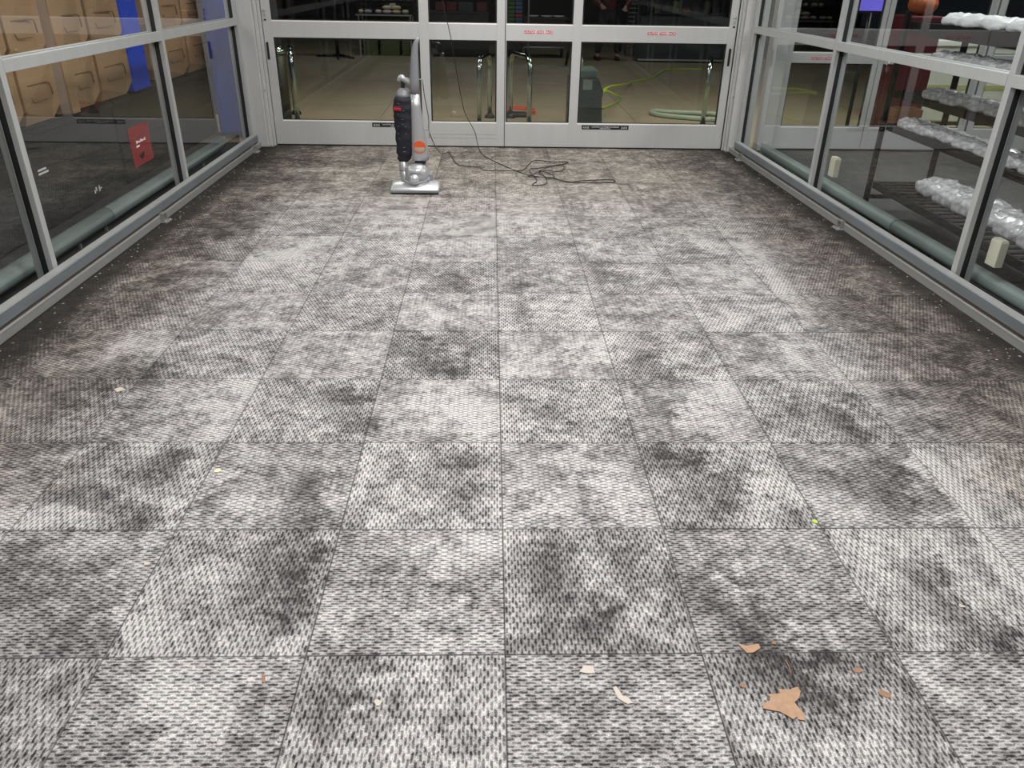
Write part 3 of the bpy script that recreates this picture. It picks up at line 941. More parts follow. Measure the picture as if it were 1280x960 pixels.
for i in range(13):
    t = -PI / 2 + PI * i / 12
    ring = []
    for q in range(40):
        a = 2 * PI * q / 40
        rr_ = .135 * math.cos(t) * (1 + .07 * math.cos(a * 9)) + .002
        ring.append((rr_ * math.cos(a), rr_ * math.sin(a), .105 + .105 * math.sin(t)))
    rings.append(ring)
pb.rings(rings).build('shell', M['porange'], pu)
MB().tube([(0, 0, .2), (.005, 0, .225), (.02, 0, .245)], [.016, .012, .014], 8).build('stem', M['olive'], pu)
mo = thing('monitor', 'small monitor with a purple blue lit screen on a black stand', 'monitor', (3.84, 8.6, 0))
MB().box(-.13, .13, -.1, .1, 0, .02, bev=.005).build('base', M['black'], mo)
MB().tube([(0, 0, .02), (0, 0, 1.25)], .02, 10).build('pole', M['black'], mo)
MB().box(-.15, .15, -.02, .02, 1.22, 1.45, bev=.006).build('bezel', M['black'], mo)
MB().box(-.13, .13, -.023, -.02, 1.24, 1.43).build('screen', M['screen'], mo)
wc = thing('wooden_crate', 'small reddish wooden crate on the floor behind the right door', 'crate', (4.22, 8.2, 0))
for z in (0.02, .11, .20, .29):
    for (a, b, c, d) in ((-.14, .14, -.11, -.098), (-.14, .14, .098, .11), (-.14, -.128, -.098, .098), (.128, .14, -.098, .098)):
        MB().box(a, b, c, d, z, z + .075).build('plank', pm('reddish wood', (.25, .10, .06), .6) if 'reddish wood' not in bpy.data.materials else bpy.data.materials['reddish wood'], wc)

# ================================================================== STORE SIDE
def u_guard(label, a, b, h, black_far=True):
    """chrome hoop from floor point a to floor point b"""
    G = thing('hoop_guard', label, 'hoop guard', (a[0], a[1], 0), 0, 'chrome hoop guards behind the doors')
    d = Vector((b[0] - a[0], b[1] - a[1], 0))
    R_ = 0.13
    n = d.normalized()
    L = d.length
    pts = [Vector((0, 0, 0.01)), Vector((0, 0, h - R_))]
    for i in range(1, 7):
        t = PI / 2 * i / 6
        pts.append(n * (R_ - R_ * math.cos(t)) + Vector((0, 0, h - R_ + R_ * math.sin(t))))
    for i in range(0, 7):
        t = PI / 2 * i / 6
        pts.append(n * (L - R_ + R_ * math.sin(t)) + Vector((0, 0, h - R_ + R_ * math.cos(t))))
    pts.append(d + Vector((0, 0, 0.01)))
    MB().tube(pts, 0.028, 16).build('hoop', M['chrome'], G)
    for p in (Vector((0, 0, 0)), d):
        MB().lathe([(0.06, 0), (0.06, .02), (0.035, .045), (0.03, .05)], p, 18).build('floor_flange', M['black'], G)
    return G
u_guard('chrome hoop guard just left of the meeting door stiles', (-0.130, 9.0), (-0.015, 9.6), 0.70)
u_guard('chrome hoop guard beside the orange cord coil', (0.425, 9.0), (0.228, 9.62), 0.72)
u_guard('chrome hoop guard at the far left, next to the olive bollard', (-2.165, 9.1), (-2.31, 9.68), 0.74)
u_guard('chrome hoop guard at the far right, beside the pale hose', (2.405, 9.1), (2.565, 9.70), 0.68)

bo = thing('bollard', 'dark olive bollard with a chrome cap at the left door edge', 'bollard', (-2.345, 9.28, 0))
MB().lathe([(.075, 0), (.075, .70)], n=24).build('post', M['olive'], bo)
MB().lathe([(.08, .70), (.08, .73), (.06, .765), (.001, .775)], n=24).build('cap', M['chrome'], bo)

# carpet extractor
ex = thing('floor_scrubber', 'dark green grey upright floor cleaning machine behind the doors', 'cleaning machine', (1.0, 8.95, 0))
m = MB()
pr = [(-.155, 0.03), (.215, 0.03), (.195, .30), (.185, .46), (.145, .545), (-.155, .545)]
m.poly(pr, .40, 'y', -.18)
bmesh.ops.bevel(m.bm, geom=list(m.bm.edges), offset=.012, segments=2, affect='EDGES')
m.build('tank', M['scrub'], ex)
MB().box(-.15, .135, -.17, .20, .547, .63, bev=.02).build('lid', M['scrub_top'], ex)
MB().box(-.02, .08, -.186, -.180, .43, .53, bev=.002).build('label_plate', pm('grey green plate', (.2, .25, .23), .4), ex)
MB().box(-.158, .219, -.186, -.179, .235, .243).build('seam', M['black'], ex)
MB().tube([(-.02, 0, .62), (-.02, 0, .70), (-.02, .04, .72)], .008, 8).build('lever', M['silver'], ex)
MB().lathe([(.022, 0), (.022, .03)], (.19, -.02, .40), 12, axis='x').build('hose_port', M['black'], ex)
MB().lathe([(.022, 0), (.022, .03)], (.19, .0, .36), 12, axis='x').build('hose_port', M['black'], ex)
for x in (-.1, .14):
    MB().lathe([(.03, -.015), (.03, .015)], (x, -.14, .03), 14, axis='x').build('wheel', M['black'], ex)

hs = thing('lime_hose', 'bright lime green hose looping out of the cleaning machine', 'hose', (0, 0, 0))
pts = [(1.21, 8.93, .40), (1.30, 9.2, .40), (1.472, 10.0, .325), (1.838, 11.5, .165), (2.12, 12.6, .05), (2.261, 13.15, .015), (2.691, 13.773, .014), (3.217, 15.0, .014), (3.9, 15.2, .014)]
MB().tube(spline(pts, 8), 0.0125, 8).build('hose_run', M['lime'], hs)
pts = [(1.21, 8.93, .385), (1.281, 9.1, .380), (1.475, 9.9, .25), (1.686, 10.8, .10), (1.79, 11.2, .02), (1.74, 11.05, .014), (1.623, 10.755, .014), (1.41, 10.331, .014), (1.322, 10.195, .014), (1.2, 9.9, .014), (1.14, 9.4, .02)]
MB().tube(spline(pts, 8), 0.0135, 8).build('hose_loop', M['lime'], hs)

gh = thing('vacuum_hose', 'thick pale grey green hose on the floor by the right hoop', 'hose', (0, 0, 0))
pts = [(3.1, 9.66, .028), (2.7, 9.93, .028), (2.45, 9.98, .028), (2.2, 10.03, .028), (2.06, 10.10, .028), (1.99, 10.02, .028), (2.0, 9.86, .028), (2.12, 9.72, .028), (2.35, 9.60, .028), (2.6, 9.5, .028), (2.9, 9.42, .028)]
MB().tube(spline(pts, 8), 0.027, 12).build('hose_run', M['hose'], gh)

oc = thing('orange_cord_coil', 'coil of orange extension cord on the floor behind the doors', 'cord coil', (0.33, 10.0, 0))
for q in range(4):
    ring = []
    for i in range(36):
        a = 2 * PI * i / 36
        rr_ = .17 + .012 * q + .012 * math.sin(3 * a + q)
        ring.append((rr_ * math.cos(a) * 1.05 + .01 * math.sin(q * 2), rr_ * math.sin(a) * 1.5, .010 + .014 * (q % 3) + .006 * math.sin(2 * a + q)))
    MB().tube(ring, .0085, 7, closed=True).build('coil_loop', M['ocord'], oc)
mt = thing('black_plug_block', 'black plug block lying in the orange cord coil', 'plug block', (0.33, 9.72, 0))
MB().box(-.15, .10, -.08, .08, 0, .05, bev=.015).build('block', M['black'], mt)
MB().tube([(.1, 0, .025), (.13, .03, .03), (.15, .08, .03)], .016, 8).build('cable_end', M['black'], mt)

# sign stand foot
ss = thing('sign_stand', 'black sign stand with cross feet far inside on the left', 'sign stand', (-3.02, 16.6, 0))
MB().tube([(0, 0, 0.05), (0, 0, 1.6)], .035, 10).build('pole', M['black'], ss)
for (x, y) in ((-.42, 0), (.36, -.33), (.1, -.5)):
    MB().tube([(0, 0, .045), (x, y, .02)], [.03, .02], 8).build('foot', M['black'], ss)
MB().box(-.3, .3, -.02, .02, 1.3, 1.9, bev=.01).build('sign_board', M['dkblue'], ss)

# bread table
bt = thing('bread_table', 'dark table with green crates below, far inside on the left', 'table', (-2.12, 17.2, 0))
MB().box(-.55, .55, -.25, .35, .74, .77).build('table_top', M['black'], bt)
MB().box(-.55, .55, -.275, -.25, .735, .76).build('front_edge', M['silver'], bt)
for x in (-.52, .50):
    for y in (-.22, .3):
        MB().box(x, x + .03, y, y + .03, 0, .74).build('leg', M['silver'], bt)
for i, x in enumerate((-.30, .08, .40)):
    c = thing('green_crate', 'dull green crate under the bread table, %s' % ['leftmost', 'middle', 'rightmost'][i], 'crate', (-2.12 + x, 17.2, 0), 0, 'crates under the bread table')
    cw = (.13, .19, .08)[i]
    MB().box(-cw, cw, -.15, .2, 0.0, .66, bev=.01).build('crate_body', M['crate'], c)
    MB().box(-cw - .01, cw + .01, -.16, .21, .62, .65, bev=.004).build('rim', M['crate'], c)
MB().box(-.6, .6, .36, .4, .1, 1.5).build('back_board', M['black'], bt)
for z in (.855, .93, 1.0):
    MB().box(-.55, .55, .05 + (z - .855), .36, z - .012, z).build('step_shelf', M['black'], bt)
loafs = [(450, 12.8, .10, 'small pale', 'melon'), (459, 13, .16, 'wrapped grey', 'bag'), (472, 12.8, .13, 'pale pink', 'pink'), (483, 13.2, .18, 'lower wide pink', 'pink'), (483, 9, .18, 'upper wide cream', 'melon'),
         (494.7, 12.8, .17, 'lower wide cream', 'melon'), (495, 9, .17, 'yellow', 'melon'), (506, 12, .13, 'rightmost pale', 'melon'), (456, .5, .08, 'top row far left', 'melon'), (465, .5, .14, 'top row left', 'melon'),
         (477, .5, .10, 'top row middle', 'pink'), (487, .6, .13, 'top row right', 'melon'), (499, 2, .07, 'small white top right', 'white'), (509, .5, .07, 'top row far right', 'melon')]
def loaf(w, h, d):
    m = MB()
    rr_ = []
    for i in range(7):
        t = -1 + 2 * i / 6
        kx = (1 - abs(t) ** 3) ** .5 if abs(t) < 1 else .15
        kx = max(kx, .35)
        rr_.append([(w / 2 * t, d / 2 * kx * math.cos(a), h / 2 + h / 2 * kx * math.sin(a)) for a in [2 * PI * q / 12 for q in range(12)]])
    return m.rings(rr_)
for (px, py, wd, nm, mt_) in loafs:
    x = -2.62 + (px - 447) * .01565
    z = 1.006 - py * .01345
    zz = .771 if py > 11.5 else (.771 + .075 if py > 8 else 1.0)
    o = loaf(wd, .075, .12).build('bread_pack', M[mt_], None, (x, 17.02 if py > 8 else 17.32, zz))
    tag(o, nm + ' bread pack on the dark table far inside', 'bread pack', 'bread packs on the dark table')
pc = thing('price_card', 'pale pink price card above the bread packs', 'card', (-1.96, 17.16, .855))
MB().box(-.06, .06, -.003, .003, .0, .10).build('card', M['pink'], pc)

# magenta crates and snack column etc.
for i, (x, wd, z, mt_) in enumerate(((-1.0, .20, .83, 'maroon'), (-.78, .2, .83, 'maroon'), (-.50, .30, .83, 'dkblue'), (-.19, .2, .83, 'maroon'))):
    o = MB().box(-wd / 2, wd / 2, -.14, .14, 0, .17, bev=.015).build('carton', M[mt_], None, (x, 17.1, z))
    tag(o, '%s carton on the dark counter, %s' % ('dark red' if mt_ == 'maroon' else 'dark blue', ['leftmost', 'second from left', 'between the red ones', 'rightmost'][i]), 'carton', 'cartons on the dark counter')
ct = thing('dark_counter', 'long dark counter far inside behind the middle doors', 'counter', (-.6, 17.2, 0))
MB().box(-.6, .55, -.25, .3, 0.05, .80, bev=.01).build('body', M['dark'], ct)
MB().box(-.62, .57, -.27, .32, .80, .83, bev=.006).build('counter_top', M['dark'], ct)
MB().box(-.55, .5, -.2, .25, 0, .05).build('plinth', M['black'], ct)
sc = thing('snack_tower', 'narrow tower of green and blue packs far inside', 'display', (.48, 17.2, 0))
MB().box(-.16, .16, -.1, .1, 0, .05).build('base', M['black'], sc)
MB().box(-.16, .16, .05, .08, 0.05, 1.3).build('back_panel', M['black'], sc)
for i in range(9):
    for s_, mt_ in ((-.08, 'green'), (.08, 'bluep')):
        MB().box(s_ - .07, s_ + .07, -.06, .045, .60 + i * .072, .60 + i * .072 + .055, bev=.006).build('pack', M['red'] if (i == 2 and s_ > 0) else M[mt_], sc)
for x_ in (-.15, .14):
    MB().box(x_, x_ + .01, -.08, .05, .05, 1.3).build('side_rail', M['black'], sc)
for i, x in enumerate((.83, 1.10, 1.34)):
    o = MB().lathe([(.05, 0), (.10, .012), (.115, .03), (.108, .03), (.06, .015), (.001, .012)], n=20).build('white_dish', M['white'], None, (x, 17.0, .755))
    tag(o, 'white shallow dish on the dark bench, %s' % ['left one', 'middle one', 'right one by the red jacket'][i], 'dish', 'white dishes on the bench')
bn = thing('dark_bench', 'dark bench with a chrome kick strip far inside', 'bench', (1.08, 17.25, 0))
MB().box(-.42, .46, -.35, .3, .72, .755, bev=.004).build('bench_top', M['black'], bn)
MB().box(-.42, .40, -.22, .28, .215, .72).build('front_panel', M['dark'], bn)
MB().tube([(-.42, -.24, .20), (.40, -.24, .20)], .015, 8).build('kick_strip', M['silver'], bn)
for x in (-.38, .36):
    MB().box(x, x + .03, -.18, .25, 0, .22).build('leg', M['black'], bn)
stl = thing('stool', 'black folding stool on thin legs next to the middle stile', 'stool', (1.52, 15.6, 0))
for s_ in (-1, 1):
    for t_ in (-1, 1):
        MB().tube([(s_ * .12, t_ * .1, 0), (s_ * .05, t_ * .1, .44)], .014, 8).build('leg', M['black'], stl)
MB().box(-.14, .14, -.13, .13, .44, .47, bev=.01).build('seat', M['black'], stl)

pr_ = thing('pole_sign', 'thin grey pole between the snack tower and white dishes', 'pole', (.73, 16.7, 0))
MB().tube([(0, 0, .02), (0, 0, 1.5)], .018, 10).build('shaft', M['vgrey'], pr_)
MB().lathe([(.08, 0), (.08, .015), (.02, .03)], n=18).build('base', M['black'], pr_)

lad = thing('ladder_rack', 'dark narrow rack of grey rungs behind the red jacket', 'rack', (2.92, 17.6, 0))
for x in (-.1, .1):
    MB().box(x - .01, x + .01, -.01, .01, 0, 1.5).build('rail', M['black'], lad)
for i in range(16):
    MB().tube([(-.1, 0, .2 + i * .08), (.1, 0, .2 + i * .08)], .010, 6).build('rung', M['vgrey'], lad)

# produce shelf further right
ps = thing('produce_shelf', 'dark shelf unit with dim goods far inside on the right', 'shelf', (4.0, 17.6, 0))
MB().box(-.75, .75, .2, .25, 0, 1.6).build('back_panel', M['dkblue'], ps)
for z in (.12, .55, .85, 1.15):
    MB().box(-.75, .75, -.15, .2, z - .02, z).build('shelf', M['dkblue'], ps)
for x in (-.75, .73):
    MB().box(x, x + .02, -.15, .2, 0, 1.6).build('side_panel', M['dkblue'], ps)
g_i = 0
for z in (.85, 1.15):
    for x in (-.6, -.42, -.22, .0, .22, .42, .6):
        mt_ = ['olive', 'dark', 'crate', 'maroon', 'darkbin'][g_i % 5]
        o = MB().box(-.07, .07, -.06, .06, 0, .12 + .05 * (g_i % 3), bev=.01).build('packet', M[mt_], None, (4.0 + x, 17.55, z))
        tag(o, '%s packet on the %s shelf of the dark unit, number %s from the left' % (['olive', 'black', 'green', 'maroon', 'charcoal'][g_i % 5], 'upper' if z > 1 else 'lower', ordn[g_i % 7]), 'packet', 'packets on the dark shelf unit')
        g_i += 1
fr = thing('freezer_case', 'long dark freezer case with a pale base strip, far right inside', 'freezer case', (4.2, 14.9, 0))
MB().box(-1.3, 1.5, 1.6, 2.3, .05, .8).build('case_body', M['dkblue'], fr)
MB().box(-1.3, 1.5, 1.57, 1.6, .03, .06).build('base_strip', M['silver'], fr)

# ---------------- person far inside: dark trousers, red jacket, leaning with bent arms
def skin_body(name, verts, edges, radii, mat, parent, sub=2):
    me = bpy.data.meshes.new(name)
    me.from_pydata([Vector(v) for v in verts], edges, [])
    o = link(name, me, parent)
    md = o.modifiers.new('skin', 'SKIN')
    sd = me.skin_vertices[0].data
    for i, r in enumerate(radii):
        sd[i].radius = (r, r) if not isinstance(r, tuple) else r
    sd[0].use_root = True
    md.use_smooth_shade = True
    m2 = o.modifiers.new('sub', 'SUBSURF')
    m2.levels = m2.render_levels = sub
    me.materials.append(mat)
    return o
pe = thing('person', 'person in a red jacket and dark trousers bending forward far inside', 'person', (2.33, 16.8, 0), 0.0)
# one continuous body
BV = [(0, 0, .93), (-.10, 0, .88), (-.17, -.02, .50), (-.19, .03, .09), (-.20, -.12, .04), (.10, 0, .88), (.19, -.04, .50), (.21, .03, .09), (.24, -.12, .04),
      (0, -.05, 1.12), (0, -.16, 1.34), (0, -.22, 1.46), (-.19, -.17, 1.37), (-.36, -.22, 1.12), (-.20, -.40, .98), (.19, -.17, 1.37), (.37, -.22, 1.10), (.22, -.42, .95), (0, -.27, 1.54), (0, -.30, 1.63)]
BE = [(0, 1), (1, 2), (2, 3), (3, 4), (0, 5), (5, 6), (6, 7), (7, 8), (0, 9), (9, 10), (10, 11), (10, 12), (12, 13), (13, 14), (10, 15), (15, 16), (16, 17), (11, 18), (18, 19)]
BR = [.13, .10, .068, .045, .04, .10, .068, .045, .04, .13, .14, .055, .062, .048, .034, .062, .048, .034, .075, .09]
body = skin_body('body', BV, BE, BR, M['skin'], pe)
# clothing over the body
skin_body('trousers', [(0, 0, .94), (-.10, 0, .88), (-.17, -.02, .50), (-.19, .03, .11), (.10, 0, .88), (.19, -.04, .50), (.21, .03, .11)], [(0, 1), (1, 2), (2, 3), (0, 4), (4, 5), (5, 6)], [.145, .115, .088, .075, .115, .088, .075], M['jeans'], pe)
skin_body('jacket', [(0, -.01, .86), (0, -.05, 1.12), (0, -.16, 1.34), (0, -.21, 1.43), (-.19, -.17, 1.36), (-.36, -.22, 1.12), (-.22, -.38, .99), (.19, -.17, 1.36), (.37, -.22, 1.10), (.24, -.40, .97)],
          [(0, 1), (1, 2), (2, 3), (2, 4), (4, 5), (5, 6), (2, 7), (7, 8), (8, 9)], [.165, .16, .17, .08, .085, .068, .050, .085, .068, .050], M['maroon'], pe)
for sgn in (-1, 1):
    MB().box(-.05, .05, -.17, .10, 0, .075, bev=.03).build('shoe', M['black'], pe, (sgn * .205, .0, 0), (0, 0, sgn * -.1))
    hx, hy, hz = (-.20, -.40, .98) if sgn < 0 else (.22, -.42, .95)
    hv = [(0, 0, 0), (0, -.05, -.01)]
    he = [(0, 1)]
    hr = [.024, .030]
    for f, (dx, ln) in enumerate(((-.03, .055), (-.01, .07), (.01, .065), (.03, .05))):
        b_ = len(hv)
        hv += [(dx, -.075, -.015), (dx * 1.1, -.075 - ln * .55, -.022), (dx * 1.1, -.075 - ln, -.045)]
        he += [(1, b_), (b_, b_ + 1), (b_ + 1, b_ + 2)]
        hr += [.011, .009, .008]
    b_ = len(hv)
    hv += [(-sgn * .04, -.04, -.01), (-sgn * .06, -.075, -.02)]
    he += [(0, b_), (b_, b_ + 1)]
    hr += [.012, .009]
    h_ = skin_body('hand', hv, he, hr, M['skin'], pe, 1)
    h_.location = (hx, hy, hz)
hd = MB()
hd.lathe([(.02, -.12), (.06, -.105), (.078, -.05), (.085, 0.0), (.083, .05), (.06, .10), (.001, .12)], (0, 0, 0), 20, sy=1.15)
hd.tube([(0, -.09, .012), (0, -.115, -.02), (0, -.088, -.028)], [.008, .015, .010], 8)
for s_ in (-1, 1):
    hd.lathe([(.001, -.006), (.018, 0), (.001, .008)], (s_ * .086, .005, -.01), 10, axis='x')
ho = hd.build('head', M['skin'], pe, (0, -.33, 1.66), (.35, 0, 0))
MB().lathe([(.088, .0), (.092, .05), (.07, .105), (.001, .13)], (0, .012, 0), 20, sy=1.12).build('hair', M['hair'], ho)
ey = MB()
for s_ in (-1, 1):
    ey.lathe([(.001, 0), (.009, .003), (.001, .007)], (s_ * .032, -.086, .01), 8, axis='y')
ey.mat(M['black']).build('eyes', M['black'], ho)
MB().box(-.024, .024, -.093, -.085, -.065, -.058, bev=.002).build('mouth', M['maroon'], ho)

# ================================================================== VACUUM CLEANER
V = thing('upright_vacuum', 'silver upright vacuum cleaner with a black cloth bag by the doors', 'vacuum cleaner', (-0.587, 6.07, 0), 0.0)
def oval(cx, cy, rx, ry, z, n=20, p=2.4):
    out = []
    for k_ in range(n):
        a = 2 * PI * k_ / n
        c, s = math.cos(a), math.sin(a)
        out.append((cx + math.copysign(abs(c) ** (2 / p), c) * rx, cy + math.copysign(abs(s) ** (2 / p), s) * ry, z))
    return out
# nozzle: wide low head, section across depth swept along x
m = MB().mat(M['silver_b'])
rr_ = []
for (x, k_) in ((-.186, .72), (-.180, .90), (-.165, 1.0), (-.06, 1.08), (0, 1.12), (.06, 1.08), (.165, 1.0), (.180, .90), (.186, .72)):
    fy = -.085 - (.012 if abs(x) < .1 else 0)
    prof = [(fy, .012), (fy - .004, .036), (fy + .012, .050 * k_), (fy + .06, .072 * k_), (fy + .12, .078 * k_), (.075, .070 * k_), (.085, .03), (.08, .012)]
    rr_.append([(x, a, b) for a, b in prof])
m.rings(rr_, True, True)
m.build('nozzle_head', M['silver_b'], V)
MB().box(-.184, .184, -.098, .078, .004, .014, bev=.004).build('bumper_strip', M['black'], V)
MB().box(-.18, .18, -.1035, -.088, .014, .034, bev=.004).build('front_band', M['vgrey'], V)
m = MB().lathe([(.037, 0), (.039, .014), (.035, .028), (.023, .037), (.001, .041)], (0.0, -.05, .108), 22, axis='y')
m.build('headlight_cap', M['silver_b'], V)
MB().lathe([(.040, -.03), (.041, .002), (.036, .004)], (0.0, -.045, .108), 22, axis='y').build('headlight_collar', M['vgrey'], V)
# motor housing
m = MB()
m.rings([oval(.015, .055, .070, .08, .055), oval(.015, .055, .092, .10, .085), oval(.015, .052, .097, .105, .125), oval(.012, .050, .090, .09, .17), oval(.012, .05, .066, .066, .20), oval(.014, .05, .040, .040, .212)])
m.build('motor_housing', M['silver'], V)
MB().tube([(-.06, .02, .10), (-.03, -.035, .165), (.04, -.045, .17), (.085, .0, .12)], [.018, .020, .020, .016], 10).build('housing_crest', M['silver_b'], V)
for k_ in range(4):
    MB().tube([(.095, -.02 + .012 * k_, .07 + .012 * k_), (.108, .01, .105), (.10, .06, .085)], .006, 6).build('belt_lifter_fin', M['silver'], V) if k_ == 0 else None
MB().tube([(-.10, -.03, .092), (-.05, -.075, .088), (0, -.085, .075), (.06, -.07, .088), (.115, -.02, .098)], .007, 8).build('headlamp_bumper', M['vgrey'], V)
for sx_ in (-.085, .12):
    MB().lathe([(.035, -.012), (.042, -.008), (.042, .008), (.035, .012)], (sx_, .10, .043), 20, axis='x').build('wheel', M['black'], V)
MB().box(.105, .135, .02, .075, .06, .135, bev=.01).build('pedal', M['vgrey'], V)
# handle column
m = MB()
secs = [(.235, .0425, .064, .045), (.27, .043, .066, .046), (.36, .0395, .060, .044), (.48, .030, .048, .038), (.62, .0225, .038, .032), (.715, .0195, .033, .028)]
m.rings([oval(cx + .0, .05, rx, ry, z, 24, 2.8) for (z, cx, rx, ry) in [(a, b + (0.0), c, d) for a, b, c, d in secs]])
m.build('handle_column', M['silver'], V)
m = MB()
m.rings([oval(cx, .05, rx, ry, z, 18, 2.4) for (z, cx, rx, ry) in [(.715, .0195, .0345, .029), (.80, .0195, .034, .027), (.90, .023, .031, .024), (1.0, .029, .026, .021), (1.06, .040, .020, .018), (1.088, .052, .016, .015), (1.10, .054, .010, .010)]])
m.build('hand_grip', M['vgrey'], V)
MB().box(.0, .085, .02, .08, .205, .237, bev=.008).build('hinge_collar', M['black'], V)
# badge: orange upper half, beige lower half, thin orange ring
by = .05 - .0452
bd = MB().mat(M['beige']).lathe([(.047, 0), (.047, .004), (.001, .005)], (.043, by + .002, .337), 28, axis='y').build('badge', None, V)
pts = [(.043 + .043 * math.cos(PI * k_ / 16), .337 + .043 * math.sin(PI * k_ / 16)) for k_ in range(17)]
MB().poly(pts, -.0015, 'y', by - .003).build('badge_upper_half', M['orange'], bd)
MB().tube([(.043 + .046 * math.cos(2 * PI * k_ / 32), by - .0025, .337 + .046 * math.sin(2 * PI * k_ / 32)) for k_ in range(32)], .0022, 6, closed=True).build('badge_ring', M['orange'], bd)
text_mesh('badge_lettering', 'Kirby', .030, M['silver'], bd, (.043, by - .0035, .318), bold=.0004)
# gooseneck arm to the bag
MB().tube(spline([(.01, .06, .79), (-.03, .07, .80), (-.065, .08, .815), (-.075, .085, .825), (-.095, .085, .812), (-.105, .085, .800)], 4), [.026, .026, .025, .025, .024, .022, .021, .020, .020, .020, .021, .022, .022, .022, .022, .020, .018, .016, .015, .014, .012], 10).build('bag_arm', M['silver'], V)
MB().box(-.084, -.056, .075, .10, .75, .80, bev=.004).build('bag_strap', M['black'], V)
MB().lathe([(.062, 0), (.060, .02), (.048, .045), (.028, .062), (.001, .068)], (-.068, .095, .688), 24, sy=1.1).build('bag_dome', M['vgrey'], V)
m = MB()
sec = [(.215, -.090, .036, .038), (.235, -.085, .052, .052), (.26, -.078, .058, .06), (.285, -.080, .064, .066), (.31, -.074, .066, .072), (.38, -.070, .072, .078), (.46, -.070, .075, .082), (.55, -.071, .077, .084), (.63, -.070, .079, .084), (.675, -.068, .078, .082), (.692, -.068, .064, .068)]
from mathutils import noise as nz
rings = []
for i in range(41):
    t = i / 40 * (len(sec) - 1)
    a = min(int(t), len(sec) - 2)
    f = t - a
    z, cx, rx, ry = [sec[a][q] * (1 - f) + sec[a + 1][q] * f for q in range(4)]
    rg = oval(cx, .095, rx, ry, z, 32, 2.5)
    out = []
    for (x, y, zz) in rg:
        n_ = nz.noise(Vector((x * 18, y * 18, zz * 26))) * .008 + nz.noise(Vector((x * 5, y * 5 + 3, zz * 60))) * .004
        d = Vector((x - cx, y - .095, 0)).normalized()
        out.append((x + d.x * n_, y + d.y * n_, zz))
    rings.append(out)
m.rings(rings).build('dust_bag', M['cloth'], V)
pt = MB()
rq = random.Random(4)
for z in (.648, .60, .57, .535, .50, .485, .43, .395, .33, .30):
    for q in range(rq.choice((1, 2, 2))):
        x = -.105 + rq.uniform(-.02, .03) + q * .03
        y = .095 - .084 * (max(0, 1 - (abs(x + .07) / .078) ** 2.5)) ** .4 - .003
        pt.box(x, x + rq.uniform(.006, .016), y - .002, y + .004, z, z + .004)
pt.build('bag_print', M['scrub_top'], V)
m = MB().box(-.135, -.085, .0085, .013, .598, .632, bev=.001)
rl = m.build('red_bag_patch', M['maroon'], V)
text_mesh('bag_lettering', 'Kirby', .026, pm('bright red print', (.75, .03, .04), .5), V, (-.110, .0065, .615), bold=.0006)
MB().tube([(-.092, .09, .232), (-.092, .09, .16), (-.090, .075, .12), (-.078, .05, .095), (-.05, .04, .085)], [.034, .036, .036, .032, .028], 16).build('bag_outlet_tube', M['silver'], V)
MB().tube([(-.092, .088, .158), (-.092, .088, .142)], .041, 18).build('outlet_ring', M['vgrey'], V)
# cord hooks
MB().tube(spline([(.045, .085, .81), (.072, .09, .812), (.078, .09, .80), (.077, .09, .78)], 4), .004, 8).build('cord_hook', M['vgrey'], V)
MB().tube(spline([(.07, .08, .452), (.10, .09, .452), (.113, .09, .445), (.113, .09, .39)], 4), .0045, 8).build('cord_hook', M['vgrey'], V)

# ================================================================== CORDS
cw = thing('power_cord', 'thin black cord from the vacuum lying tangled on the carpet', 'cord', (0, 0, 0))
zc = .005
path = [(-.509, 6.165, .79), (-.500, 6.17, .69), (-.476, 6.17, .54), (-.474, 6.17, .44), (-.455, 6.4, .30), (-.44, 6.9, .13), (-.43, 7.45, .015),
        (-.40, 7.55, zc), (-.323, 7.135, zc), (-.259, 6.974, zc), (-.103, 6.93, zc), (-.059, 6.811, zc), (.087, 6.817, zc), (.268, 6.825, zc), (.333, 7.034, zc), (.407, 7.238, zc), (.558, 7.178, zc), (.69, 7.184, zc), (.684, 7.117, zc), (.546, 7.012, zc), (.419, 6.91, zc), (.34, 6.875, zc), (.346, 6.693, zc + .006), (.382, 6.463, zc), (.337, 6.297, zc), (.44, 6.328, zc), (.464, 6.495, zc), (.44, 6.667, zc + .006), (.414, 6.817, zc), (.485, 6.729, zc + .004), (.539, 6.613, zc), (.488, 6.553, zc), (.408, 6.704, zc + .01), (.528, 6.947, zc + .008), (.647, 7.017, zc), (.634, 6.858, zc), (.565, 6.778, zc + .004), (.46, 6.773, zc + .01), (.315, 6.603, zc), (.42, 6.54, zc + .008), (.533, 6.526, zc + .004), (.636, 6.402, zc), (.776, 6.469, zc), (1.009, 6.509, zc), (1.012, 6.417, zc), (.826, 6.379, zc + .004), (.651, 6.419, zc), (.511, 6.497, zc + .008), (.335, 6.604, zc + .006), (.252, 6.748, zc), (.089, 7.055, zc), (-.065, 7.425, zc), (-.12, 7.68, .03), (-.155, 7.70, .17), (-.222, 7.66, .30), (-.262, 7.62, .415), (-.318, 7.56, .74), (-.362, 7.50, 1.03), (-.42, 7.43, 1.30), (-.60, 7.38, 2.2), (-.72, 7.34, 2.9)]
MB().tube(spline(path, 6), .0033, 6).build('cord_run', M['cord'], cw)

